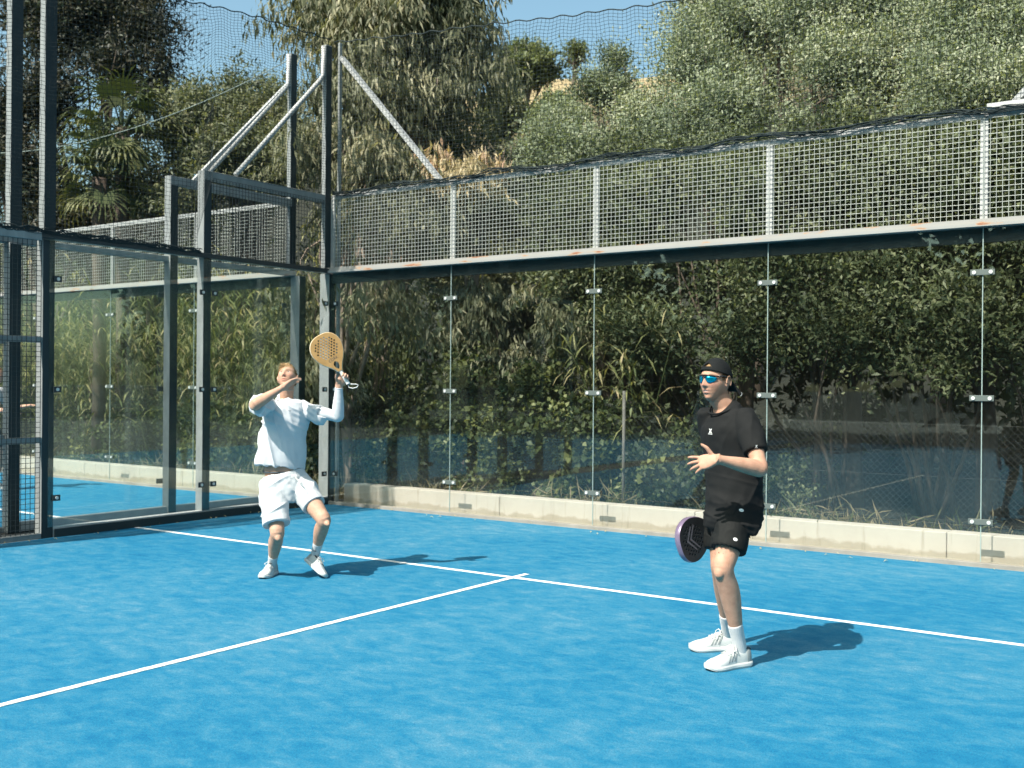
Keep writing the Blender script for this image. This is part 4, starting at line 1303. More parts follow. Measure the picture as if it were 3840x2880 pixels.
def paint_skin(me, hd, base, hair, mask_fn=None, brow=True):
    V, Nn = get_np(me)
    colr = np.tile(np.array(base), (len(V), 1))
    x, y, z = hd.local(V)
    inh = (np.abs(x) < .1) & (np.abs(y) < .13) & (np.abs(z) < .14)
    G = lambda x0, z0, sx, sz: np.exp(-((x - x0) / sx) ** 2 - ((z - z0) / sz) ** 2) * (y > .045) * inh
    def mix(c, w): 
        nonlocal colr
        w = np.clip(w, 0, 1)[:, None]; colr = colr * (1 - w) + np.array(c) * w
    mix((.56, .24, .18), .45 * (G(.045, -.02, .022, .02) + G(-.045, -.02, .022, .02)))
    mix((.55, .25, .19), .5 * G(0, -.022, .014, .016))
    mix((.40, .13, .11), .95 * np.clip(G(0, -.060, .023, .0115) * 1.4 - .2, 0, 1))
    mix((.10, .03, .03), .9 * G(0, -.0605, .017, .0026))
    if brow: mix(hair, .8 * (G(.032, .033, .019, .0052) + G(-.032, .033, .019, .0052)))
    mix((.06, .03, .025), .9 * (G(.0085, -.037, .0042, .0036) + G(-.0085, -.037, .0042, .0036)))
    mix(tuple(np.array(base) * np.array((.80, .74, .70))), .35 * inh * (z < -.035) * (y > -.04))
    if mask_fn: mask_fn(V, mix, (x, y, z), inh)
    a = me.color_attributes.new('paint', 'FLOAT_COLOR', 'POINT')
    a.data.foreach_set('color', np.concatenate([colr, np.ones((len(V), 1))], 1).astype(np.float32).ravel())

def shoe(parent, heel, fwd, up, L=.295, stripes=False, side=1, trim=True, k=1.0):
    """shoe frame: heel point on the sole plane, forward, up"""
    f = V3(fwd).normalized(); u = V3(up); u = (u - f * u.dot(f)).normalized(); sd = f.cross(u)
    O = V3(heel)
    ys = [0, .03, .10, .20, .30, .40, .50, .60, .70, .80, .88, .94, .98, 1.0]
    ws = [.012, .027, .034, .036, .035, .034, .037, .042, .046, .046, .041, .032, .020, .008]
    hs = [.060, .085, .098, .094, .086, .086, .082, .072, .062, .054, .048, .043, .038, .034]
    def prof(t, arr): return float(np.interp(t, ys, arr))
    def base(t): return .028 - .004 * t + (.016 * max(0, (t - .82) / .18) ** 2)        # top of the sole
    def surf(t, a, off=0.0):
        """a from -1 (one side, at the sole) over the top (0) to +1"""
        w = prof(t, ws) + off; h = prof(t, hs) + off; b = base(t) - .006
        an = a * math.pi / 2
        x = w * math.copysign(abs(math.sin(an)) ** .62, an); z = b + (h - b) * abs(math.cos(an)) ** .72
        return O + sd * x * k + f * (t * L) + u * z * k
    def grid(t0, t1, a0, a1, nt, na, off, name, mat, thick=True, par=parent):
        V = [surf(t0 + (t1 - t0) * i / nt, a0 + (a1 - a0) * j / na, off) for i in range(nt + 1) for j in range(na + 1)]
        F = [(i*(na+1)+j, i*(na+1)+j+1, (i+1)*(na+1)+j+1, (i+1)*(na+1)+j) for i in range(nt) for j in range(na)]
        return MB().add(V, F).build(name, M[mat], par, smooth=True)
    up_ = grid(0, 1, -1, 1, 40, 26, 0, 'shoe_upper', 'shoe')
    grid(.80, 1.0, -1, 1, 14, 20, .0015, 'toe_cap', 'toecap', par=up_)
    grid(0.0, .15, -1, 1, 8, 20, .0016, 'heel_counter', 'stripe', par=up_)
    grid(.44, .80, -.98, -.60, 12, 5, .0012, 'side_panel', 'toecap', par=up_); grid(.44, .80, .60, .98, 12, 5, .0012, 'side_panel', 'toecap', par=up_)
    # sole: outline swept over two levels with a rocker
    V = []; F = []
    N_ = 44; rows = []
    for q, (fl, zz) in enumerate(((.000, 1.0), (.004, .75), (.005, .35), (.001, 0.0))):
        row = []
        for i in range(N_):
            a = 2 * math.pi * i / N_
            t = .5 - .5 * math.cos(a) if True else 0
            w = (prof(t, ws) + fl + .002) * (1 if a <= math.pi else -1)
            if t < .001 or t > .999: w = 0
            tt = t * (1 + .03) - .015
            b = base(min(1, max(0, tt)))
            z = b * zz + (.012 * max(0, (tt - .8) / .2) ** 2 + .006 * max(0, (.08 - tt) / .08)) * (1 - zz)
            row.append(O + sd * w * k + f * (tt * L) + u * z * k)
        rows.append(row)
    for r_ in rows: V += r_
    for q in range(3):
        for i in range(N_): F.append((q*N_+i, q*N_+(i+1)%N_, (q+1)*N_+(i+1)%N_, (q+1)*N_+i))
    F.append(tuple(range(N_))); F.append(tuple(range(3*N_, 4*N_)))
    MB().add(V, F).build('shoe_sole', M['sole'], parent, smooth=False)
    if trim:
        m = MB(); ring = [surf(.02 + .30 * (.5 - .5 * math.cos(a)), (.30 if a < math.pi else -.30) * abs(math.sin(a)) ** .6 if abs(math.sin(a)) > .01 else 0, .004) for a in np.linspace(0, 2 * math.pi, 25)]
        m.path(ring, .011, 6).build('shoe_collar', M['darktrim'], up_, smooth=True)
    m = MB()
    for i in range(5):
        t = .36 + i * .055
        m.path([surf(t, -.34, .004), surf(t + .012, 0, .008), surf(t + .004, .34, .004)], .0075, 5)
        m.path([surf(t, .34, .004), surf(t + .03, 0, .010), surf(t + .055, -.34, .004)], .0065, 5)
    t0 = surf(.36, 0, .012)
    for sg in (-1, 1):
        m.path([t0, t0 + sd * sg * .022 + u * .014 + f * .012, t0 + sd * sg * .046 - u * .004 + f * .022, t0 + sd * sg * .030 - u * .014 + f * .026, t0 + f * .006], .006, 5)
        m.path([t0, t0 + sd * sg * .018 + f * .02 - u * .006, surf(.50, sg * .62, .006)], .005, 5)
    m.build('laces', M['toecap'], up_, smooth=True)
    if stripes:
        for i in range(3):
            t = .36 + i * .075
            for sg in (-1, 1):
                a0, a1 = sg * .88, sg * .46
                V = []; F = []
                for j in range(7):
                    a = a0 + (a1 - a0) * j / 6
                    s_ = (.075 * (1 - j / 6))
                    V += [surf(t + s_, a, .0018), surf(t + s_ + .042, a, .0018)]
                F = [(2*j, 2*j+1, 2*j+3, 2*j+2) for j in range(6)]
                MB().add(V, F).build('stripe', M['stripe'], up_)
    return up_

def sock(parent, A, K, kf, h=.13, mark=None):
    A = V3(A); d = (V3(K) - A).normalized(); kf = V3(kf)
    st = [(A - d * .05, .037, .041, kf), (A, .036, .041, kf), (A + d * h * .5, .0365, .0405, kf), (A + d * h * .85, .040, .043, kf), (A + d * h, .0405, .0435, kf), (A + d * (h + .004), .036, .039, kf)]
    v, f = loft([(np.array(a), b, c, np.array(e)) for a, b, c, e in st], 72, 5)
    # knitted ribs
    vv = []
    for i, p in enumerate(v):
        q = V3(p) - A; ax = A + d * q.dot(d); r_ = V3(p) - ax
        s_ = q.dot(d) / h
        amp = .030 if .12 < s_ < .82 else 0.0
        vv.append(ax + r_ * (1 + amp * (1 if (i % 72) % 3 == 0 else -.3)))
    o = MB().add(vv, f).build('sock', M['sock'], parent, smooth=True)
    if mark is not None:
        c = A + d * h * .55; t = V3(mark); t = (t - d * t.dot(d)).normalized(); s_ = d.cross(t)
        pts = [c + t * .0425 + s_ * .018 + d * .006, c + t * .0435 - s_ * .0 - d * .003, c + t * .0425 - s_ * .018 - d * .008, c + t * .0425 - s_ * .018 + d * .0, c + t * .0435 + d * .006]
        MB().add(pts, [(0, 1, 4), (1, 2, 3, 4)]).build('sock_mark', M['darkprint'], o)
    return o

def decal(tris_v, tris_f, bvh, origin, ux, uy, nrm, name, mat, parent, off=.0022):
    """flat print laid on cloth: 2-D verts (x,y) placed about origin, dropped on the surface along -nrm"""
    V = []
    for x, y in tris_v:
        p = V3(origin) + V3(ux) * x + V3(uy) * y
        h = bvh.ray_cast(p + V3(nrm) * .15, -V3(nrm))
        V.append((h[0] + V3(nrm) * off) if h[0] is not None else p)
    return MB().add(V, tris_f).build(name, M[mat], parent)

def text_tris(s, size):
    cu = bpy.data.curves.new('txt', 'FONT'); cu.body = s; cu.size = size; cu.align_x = 'CENTER'; cu.align_y = 'CENTER'
    o = bpy.data.objects.new('txt', cu); col.objects.link(o)
    dg = bpy.context.evaluated_depsgraph_get()
    me = bpy.data.meshes.new_from_object(o.evaluated_get(dg))
    bm = bmesh.new(); bm.from_mesh(me); bmesh.ops.triangulate(bm, faces=bm.faces[:])
    v = [(x.co.x, x.co.y) for x in bm.verts]; bm.verts.index_update(); f = [tuple(q.index for q in t.verts) for t in bm.faces]
    bm.free(); bpy.data.objects.remove(o); bpy.data.curves.remove(cu)
    return v, f

def bvh_of(me):
    V, _ = get_np(me)
    return BVHTree.FromPolygons([tuple(v) for v in V], [tuple(p.vertices) for p in me.polygons])

def disc(rx, ry, n=20): 
    return [(0, 0)] + [(rx * math.cos(2*math.pi*i/n), ry * math.sin(2*math.pi*i/n)) for i in range(n)], [(0, i + 1, (i + 1) % n + 1) for i in range(n)]

# ---------------------------------------------------------------- padel racket
def racket(name, label, origin, axis, nrm, face_mat, rim_mat, grip_mat, logo=None, holes=True):
    """origin: butt of the handle, axis towards the tip, nrm face normal"""
    ax = V3(axis).normalized(); n_ = V3(nrm); n_ = (n_ - ax * n_.dot(ax)).normalized(); sd = ax.cross(n_)
    e = empty(name, V3(origin)); tag(e, label, 'padel racket', 'padel rackets')
    W = lambda x, y, z: sd * x + ax * y + n_ * z
    T = .019
    # outline, y from the throat bottom (.130) to the tip (.455)
    half = [(.016, .125), (.030, .150), (.052, .182), (.080, .215), (.106, .255), (.122, .295), (.129, .330), (.126, .368), (.112, .404), (.086, .433), (.052, .450), (.018, .4555)]
    oh = []
    for i in range(len(half) - 1):
        for t in (0, .34, .67):
            q = [np.array(half[min(max(i + d, 0), len(half) - 1)]) for d in (-1, 0, 1, 2)]
            oh.append(tuple(cat(q[0], q[1], q[2], q[3], t)))
    oh.append(half[-1])
    outl = oh + [(-x, y) for x, y in reversed(oh)]
    hs = []
    for iy in range(9):
        y = .265 + iy * .0195
        off = .0 if iy % 2 == 0 else .0125
        for ix in range(-4, 5):
            x = ix * .025 + off
            rad = math.hypot(x / .098, (y - .338) / .088)
            if rad < 1.0: hs.append((x, y))
    bm = bmesh.new()
    def loopv(pts, z): return [bm.verts.new(W(x, y, z)) for x, y in pts]
    loops = [outl] + [[(x +   .0074 * math.cos(-2*math.pi*k/8), y + .0074 * math.sin(-2*math.pi*k/8)) for k in range(8)] for x, y in hs]
    throat = [(0.0, .215), (.012, .205), (.022, .190), (.017, .165), (0.006, .146), (-.006, .146), (-.017, .165), (-.022, .190), (-.012, .205)]
    loops.append(throat)
    lv = []
    for z in (T, -T):
        cur = []; ed = []
        for lp in loops:
            vs = loopv(lp, z); cur.append(vs)
            for i in range(len(vs)): ed.append(bm.edges.new((vs[i], vs[(i + 1) % len(vs)])))
        bmesh.ops.triangle_fill(bm, use_beauty=True, use_dissolve=False, edges=ed)
        lv.append(cur)
    for a, b in zip(lv[0][1:], lv[1][1:]):
        for i in range(len(a)):
            j = (i + 1) % len(a)
            fc = bm.faces.new((a[i], a[j], b[j], b[i])); fc.material_index = 1 if len(a) == 8 else 0
    bmesh.ops.recalc_face_normals(bm, faces=bm.faces[:])
    me = bpy.data.meshes.new('racket_face'); bm.to_mesh(me); bm.free()
    me.materials.append(M[face_mat]); me.materials.append(M['darkprint'])
    link('racket_face', me, None, e)
    # rim: rounded band round the outline
    V = []; F = []; K = len(outl); prf = [(-.0005, T), (.0035, T * .72), (.0050, 0), (.0035, -T * .72), (-.0005, -T)]
    for i, (x, y) in enumerate(outl):
        x0, y0 = outl[i - 1]; x1, y1 = outl[(i + 1) % K]
        tx, ty = x1 - x0, y1 - y0; l = math.hypot(tx, ty) or 1
        ox, oy = ty / l, -tx / l
        if ox * x + oy * (y - .33) < 0: ox, oy = -ox, -oy
        for o_, z in prf: V.append(W(x + ox * o_, y + oy * o_, z))
    for i in range(K):
        for k in range(4): F.append((i*5+k, i*5+k+1, ((i+1)%K)*5+k+1, ((i+1)%K)*5+k))
    MB().add(V, F).build('racket_rim', M[rim_mat], e, smooth=True)
    # handle with wound grip
    g = MB()
    pts = [W(0, y, 0) for y in np.linspace(0.0, .135, 28)]
    g.path(pts, [.036 if i < 2 else (.0315 + .0022 * (i % 2)) for i in range(28)], 10)
    g.build('grip', M[grip_mat], e, smooth=True)
    if logo:
        v, f = text_tris(logo[0], logo[1])
        s = -1
        V = [W(x * logo[3], logo[2] + y * (1), T + .0008) for x, y in v]
        MB().add(V, f).build('lettering', M['darkprint'], e)
        for q in ((-.026, .2475), (.004, .2485)):
            MB().add([W(q[0] , q[1] + .002, T + .0008), W(q[0] + .030, q[1] + .005, T + .0008), W(q[0] + .012, q[1] + .0015, T + .0008), W(q[0] + .004, q[1] - .001, T + .0008)], [(0, 1, 2, 3)]).build('lettering', M['darkprint'], e)
    return e, W
def S(*a): return (np.array(a[0]), a[1], a[2], np.array(a[3]))
def ground_px(px, py):
    d = _F + _R * ((px - 1106.0) / 2340.6) - _U * ((py - 829.5) / 2340.6)
    return V3(np.array(CAM) + d * (-CAM.z / d[2]))
def folds(me, amp, fn):
    V, _ = get_np(me); displace(me, amp * fn(V))
def ridged(P, p=3.2):
    """thin raised creases with broad slack between them"""
    n = vnoise(P) * .8 + vnoise(P * 2.1 + 11.3) * .2
    return (1 - np.abs(n)) ** p * 1.6 - .62

# ================================================================ player in white
def player_white():
    root_p = ground_px(630, 1246)
    e = empty('person', (root_p.x, root_p.y, 0))
    tag(e, 'person in white shirt and shorts reaching up with a tan racket, head tilted back', 'person', 'people playing')
    inv = Matrix.Translation(-Vector((root_p.x, root_p.y, 0)))
    hl, hr = pt(588, 1047, 8.90), pt(648, 1047, 8.97)
    kl = child(hl, 599, 1152, .43, -1); al = child(kl, 587, 1221, .405, 1)
    kr = child(hr, 700, 1124, .43, -1); ar = child(kr, 681, 1196, .405, 1)
    sl, sr = pt(580, 875, 8.84), pt(660, 884, 8.95)
    el = child(sl, 549, 875, .285, -1); wl = child(el, 609, 838, .262, 1)
    er = child(sr, 730, 900, .285, -1); wr = child(er, 732, 834, .258, -1)
    front = (sr - sl).cross(CU).normalized()
    hfront = (hr - hl).cross(CU).normalized()
    hd = Head(pt(621, 817, 8.955), (-CF * .86 + CU * .50 - CR * .12), CU * .86 + CF * .5, .98)
    # ---- body
    pcs = []
    q, kfl = leg(hl, kl, al, hfront); pcs += q
    q, kfr = leg(hr, kr, ar, hfront); pcs += q
    mid = (hl + hr) * .5
    nb = pt(618, 868, 8.95)
    pcs.append(loft([S(mid - CU * .06, .13, .09, hfront), S(pt(613, 1024, 8.945), .152, .110, hfront), S(pt(609, 1000, 8.94), .150, .106, hfront), S(pt(613, 945, 8.94), .150, .100, front), S(pt(616, 900, 8.94), .150, .092, front), S(nb - CU * .01, .09, .07, front), S(nb + CU * .03, .06, .058, front)], 24))
    pcs.append(loft([S(nb - CU * .03, .066, .064, front), S(nb + CU * .03, .058, .060, front), S(hd.w(0, -.022, -.085), .056, .060, hd.f), S(hd.w(0, -.022, -.03), .055, .060, hd.f)], 20))
    pcs.append(arm(sl, el, wl, CU)); pcs.append(arm(sr, er, wr, -CF))
    fd = (pt(652, 812, 8.80) - wl).normalized()
    pcs += hand(wl, fd, -CU * .70 - CF * .62 - CR * .2, False, (.12, .15, .18, .22), .10, (.35, .45), k=1.08)
    # racket hand: a fist on the grip
    axis = (-CR * .525 + CU * .851 - CF * .06).normalized()
    fdr = (CR * .50 + CU * .82 - CF * .10).normalized()
    pnr = (-CF * .85 + CR * .35).normalized()
    pcs += hand(wr, fdr, pnr, True, (1.02, 1.08, 1.12, 1.15), .02, (.9, .7), tdir=(-CR * .15 + CU * .75 - CF * .75))
    pcs += hd.pieces()
    me = fuse('body', pcs, .0036, 2, ratio=.36)
    me.transform(inv)
    hdl = Head(inv @ hd.c, hd.f, hd.u, hd.k)
    def extra(V, mix, loc, inh):
        x, y, z = loc
        scalp = inh & ((z > .062) | ((y < .0) & (z > -.01)) | ((z > .02) & (y < .035)))
        mix((.30, .19, .10), .9 * scalp)
    paint_skin(me, hdl, (.48, .29, .205), (.34, .21, .12), extra)
    link('body', me, M['skin'], e)
    P = lambda v: inv @ V3(v)
    # eyes
    for sg in (-1, 1):
        c = hdl.w(sg * .031, .0735, .012)
        v, f = ellipsoid(c, (hdl.l * .012, hdl.f * .010, hdl.u * .0068), 10)
        o = MB().add(v, f).build('eye', M['eye'], e, smooth=True)
        v, f = ellipsoid(c + hdl.f * .0085 + hdl.u * .0025, (hdl.l * .0055, hdl.f * .0035, hdl.u * .0055), 8)
        MB().add(v, f).build('iris', M['iris'], o, smooth=True)
    # hair: short tufts combed back over the scalp, longer on top
    rg = np.random.default_rng(77)
    n = 5200
    d = unit(rg.normal(size=(n * 3, 3)))
    x, y, z = head_local(d[:, 0], d[:, 1], d[:, 2])
    line = .060 + .012 * np.sin(x * 60) - .25 * np.clip(np.abs(x) - .03, 0, 1)
    ok = (z > line) | ((y < .015) & (z > -.02 - .3 * np.clip(-y, 0, .1))) | ((z > .03) & (y < .055) & (np.abs(x) > .055))
    ok &= ~((np.abs(x) > .068) & (z < .02) & (y > -.035))
    d = d[ok][:n]; x, y, z = x[ok][:n], y[ok][:n], z[ok][:n]
    n = len(x)
    pos = np.array(hdl.c) + (x[:, None] * np.array(hdl.l) + y[:, None] * np.array(hdl.f) + z[:, None] * np.array(hdl.u)) * (hdl.k * .995)
    out = (d[:, 0:1] * np.array(hdl.l) + d[:, 1:2] * np.array(hdl.f) + d[:, 2:3] * np.array(hdl.u))
    top = np.clip((z - .03) / .07, 0, 1)
    comb = -np.array(hdl.f) * .35 - np.array(hdl.l) * .75 + np.array(hdl.u) * .1
    comb = comb * (top[:, None]) + (1 - top[:, None]) * (-np.array(hdl.u) * .8 - np.array(hdl.f) * .4)
    dirv = out * (.16 + .26 * top[:, None]) + comb * .9 + rg.normal(size=(n, 3)) * .13
    clump = np.sin(x * 140) + np.sin(y * 120 + 1) + np.sin(z * 130 + 2)
    Lh = (.016 + .028 * top) * rg.uniform(.7, 1.25, n) * (1 + .12 * clump)
    me = leaves_mesh('hair', pos, dirv, out, Lh, .0042 * rg.uniform(.7, 1.4, n), .50 + .10 * clump + rg.normal(0, .16, n), .3, .18)
    link('hair', me, M['blond'], e)
    # ---- shirt
    hem = pt(605, 1009, 8.94)
    shp = [loft([S(hem, .204, .140, hfront), S(pt(606, 1000, 8.94), .204, .140, hfront), S(pt(612, 945, 8.93), .193, .132, front), S(pt(616, 905, 8.92), .188, .126, front), S(pt(619, 887, 8.92), .165, .108, front), S(pt(619, 874, 8.94), .128, .090, front), S(pt(618, 866, 8.95), .094, .078, front), S(pt(618, 862, 8.95) + front * .008, .078, .071, front), S(pt(618, 860, 8.95) + front * .014, .074, .069, front)], 40)]
    ul = el - sl; ur = er - sr
    shp.append(loft([S(sl - ul * .25, .050, .056, CU), S(sl + ul * .05, .066, .070, CU), S(sl + ul * .45, .074, .080, CU), S(sl + ul * .80, .070, .079, CU), S(sl + ul * .83, .068, .077, CU)], 26))
    shp.append(loft([S(sr - ur * .25 - CU * .01, .052, .056, CU), S(sr + ur * .05 - CU * .006, .062, .066, CU), S(sr + ur * .30 - CU * .010, .066, .074, CU), S(sr + ur * .46 - CU * .022, .068, .084, CU), S(sr + ur * .48 - CU * .022, .066, .083, CU)], 26))
    me = fuse('shirt', shp, .0064, 7)
    a1 = np.array(CR); a2 = np.array([0, 0, 1.0]); O = np.array(pt(616, 940, 8.93))
    def fold(V):
        u = (V - O) @ a1; w = (V - O) @ a2; dep = (V - O) @ np.array(CF)
        up = np.clip((w + .02) / .20, 0, 1)
        # creases fan from the raised right shoulder down across the chest, drape lower down
        ang = u * .62 + w * .78
        f1 = ridged(np.stack([ang * 21, (u * .78 - w * .62) * 4.6, dep * 3], 1)) * (.15 + 1.1 * up)
        f2 = ridged(np.stack([u * 13 + w * 3.2, w * 2.6 + 7, dep * 7], 1)) * (.95 - .55 * up)
        f3 = vnoise(np.stack([u * 26, w * 9, dep * 16], 1)) * .25
        sR = ((V - np.array(sr)) @ np.array(ur)) / ur.length_squared; sL = ((V - np.array(sl)) @ np.array(ul)) / ul.length_squared
        hm = np.where(u > .13, np.clip((.48 - sR) / .14, .1, 1), 1.0) * np.where((dep < -.10) & (w > .12), np.clip((.83 - sL) / .14, .1, 1), 1.0)
        return (f1 + f2 + f3) * hm
    folds(me, .0125, fold)
    bv = bvh_of(me)
    me.transform(inv)
    sh = link('shirt', me, M['whitecloth'], e)
    ring = []
    for a in np.linspace(0, 2 * math.pi, 29):
        c = pt(618, 862.5, 8.95)
        sd = front.cross(CU)
        ring.append(P(c + sd * (.080 * math.cos(a)) + front * (.073 * math.sin(a)) + CU * (-.010 * math.sin(a))))
    MB().path(ring, .016, 8).build('collar', M['whitecloth'], sh, smooth=True)
    v, f = [(-.013, .003), (.0, -.006), (.016, .006), (.002, -.001)], [(0, 1, 2, 3)]
    o = decal(v, f, bv, pt(625, 887, 8.80), CR, CU, -CF, 'shirt_mark', 'darkprint', sh); o.data.transform(inv)
    # ---- tight sleeve on the racket arm
    fa = wr - er
    st = [S(sr + ur * .30, .044, .046, -CF), S(sr + ur * .40, .0515, .0535, -CF), S(sr + ur * .56, .0520, .0540, -CF), S(sr + ur * .82, .0455, .0468, -CF), S(er, .0450, .0472, -CF), S(er + fa * .14, .0485, .0495, -CF), S(er + fa * .30, .0480, .0470, -CF), S(er + fa * .55, .0415, .0402, -CF), S(er + fa * .80, .0338, .0315, -CF), S(er + fa * .93, .0328, .0280, -CF), S(er + fa * .95, .0315, .0268, -CF)]
    v, f = loft(st, 28, 6)
    me = MB().add(v, f).mesh('arm_sleeve')
    me.polygons.foreach_set('use_smooth', [True] * len(me.polygons))
    fu = np.array(fa.normalized()); eo = np.array(er)
    def rib(V):
        s = (V - eo) @ fu
        return np.sin(s * 330 + 1.2 * np.sin(s * 90)) * np.clip((s - .10) / .05, 0, 1) + .6 * vnoise(V * 40)
    folds(me, .0012, rib)
    me.transform(inv); link('arm_sleeve', me, M['whitecloth'], e)
    # ---- shorts
    w0 = pt(612, 1019, 8.945)
    tl = kl - hl; tr = kr - hr
    shp = [loft([S(w0, .168, .126, hfront), S(pt(613, 1024, 8.945), .172, .130, hfront), S(pt(615, 1040, 8.94), .184, .140, hfront), S(pt(617, 1062, 8.93), .180, .140, hfront), S(pt(618, 1084, 8.92), .120, .120, hfront)], 36),
           loft([S(hl - tl * .05, .105, .115, kfl), S(hl + tl * .25, .112, .118, kfl), S(hl + tl * .55, .112, .114, kfl), S(hl + tl * .79, .112, .112, kfl), S(hl + tl * .82, .110, .110, kfl)], 28),
           loft([S(hr - tr * .08, .100, .112, kfr), S(hr + tr * .20, .108, .112, kfr), S(hr + tr * .40, .102, .106, kfr), S(hr + tr * .57, .098, .100, kfr), S(hr + tr * .60, .096, .098, kfr)], 28)]
    me = fuse('shorts', shp, .0064, 2)
    O2 = np.array(pt(618, 1060, 8.93))
    def fold2(V):
        u = (V - O2) @ a1; w = (V - O2) @ a2; dep = (V - O2) @ np.array(CF)
        rr = np.clip((u + .02) / .10, 0, 1)
        f1 = ridged(np.stack([(w * .85 - u * .45) * 17, (u * .85 + w * .45) * 4, dep * 4], 1)) * .9
        f2 = ridged(np.stack([(w * .6 + u * .8) * 19, (u * .6 - w * .8) * 5 + 5, dep * 4], 1)) * rr
        wb = np.clip((w - .125) / .02, 0, 1)
        f3 = np.sin(np.arctan2(u, -dep) * 55) * wb * .35
        sL = ((V - np.array(hl)) @ np.array(tl)) / tl.length_squared; sR = ((V - np.array(hr)) @ np.array(tr)) / tr.length_squared
        hm = np.where(u < .03, np.clip((.82 - sL) / .10, 0.12, 1), np.clip((.60 - sR) / .10, 0.12, 1))
        return ((f1 * (1 - rr) + f2) * (1 - wb) + .3 * vnoise(V * 30)) * hm + f3
    folds(me, .0105, fold2)
    bv2 = bvh_of(me)
    me.transform(inv)
    so = link('shorts', me, M['whiteshorts'], e)
    v, f = text_tris('nox', .030)
    o = decal(v, f, bv2, pt(690, 1078, 8.7), (CR * .95 + CU * .28).normalized(), (CU * .95 - CR * .28).normalized(), (-CF * .9 + CR * .2).normalized(), 'lettering', 'darkprint', so); o.data.transform(inv)
    m = MB()
    k0 = pt(637, 1031, 8.80)
    for dxy in ((6, 6), (12, 14), (19, 23), (15, 12)):
        q = pt(637 + dxy[0], 1031 + dxy[1], 8.79 - dxy[1] * .002)
        m.path([P(k0), P(k0.lerp(q, .5) + CR * .008 - CF * .012), P(q)], .0055, 5)
    for sg in (-1, 1): m.path([P(k0), P(k0 + CR * sg * .03 + CU * .012 - CF * .01), P(k0 + CR * sg * .034 - CU * .012 - CF * .01), P(k0)], .005, 5)
    m.build('drawstring', M['toecap'], so, smooth=True)
    # dark band of underwear between shirt and shorts
    wb = loft([S(pt(611, 1019.5, 8.945), .165, .123, hfront), S(pt(611, 1017, 8.945), .163, .121, hfront), S(pt(611, 1016.5, 8.945), .156, .114, hfront)], 40, 3)
    mbb = MB().add([P(q) for q in wb[0]], wb[1]); mbb.build('waistband', M['darktrim'], so, smooth=True)
    # ---- socks, shoes
    ml = (al - (al - kl).normalized() * 0)
    sock(e, P(al), P(kl), kfl, .125, mark=-CF)
    sock(e, P(ar), P(kr), kfr, .135, mark=-CF)
    fw = (-CF * .97 - CR * .18); fw.z = 0; fw.normalize()
    hp = Vector((al.x, al.y, 0)) - fw * .075
    shoe(e, P(Vector((hp.x, hp.y, .001))), fw, CU, .275)
    toe = ground_px(699, 1250)
    hsole = child(toe, 659, 1213, .27, 1)
    fw2 = (toe - hsole).normalized()
    u2 = (ar - hsole)
    hsole = hsole + CU * .003
    shoe(e, P(hsole), fw2, u2, .275)
    # ---- racket
    fist = wr + fdr * .080 + pnr * .026
    M['tanface'] = simple('tan_racket_face', (0.36, 0.20, 0.07), .32, .2, (0.48, 0.28, 0.11), 14, 0, 10)
    M['creamrim'] = simple('cream_racket_rim', (0.72, 0.66, 0.52), .4, 0, (0.55, 0.38, 0.18), 5)
    M['whitegrip'] = simple('white_grip', (0.74, 0.72, 0.68), .7)
    ro, Wr = racket('padel_racket', 'tan padel racket with round holes and white grip, held up by the player in white', fist - axis * .058, axis, (-CF * .97 + CR * .16 + CU * .12), 'tanface', 'creamrim', 'whitegrip', logo=('CORK', .030, .232, 1))
    # wrist cord
    b = Wr(0, 0.002, 0)
    cr, cd = CR, Vector((0, 0, -1))
    MB().path([b, b + cr * .03 + cd * .004, b + cr * .065 + cd * .004, b + cr * .082 + cd * .012, b + cr * .07 + cd * .030, b + cr * .035 + cd * .038, b + cr * .005 + cd * .030, b + cd * .012], .008, 6).build('wrist_cord', M['whitegrip'], ro, smooth=True)
    return e

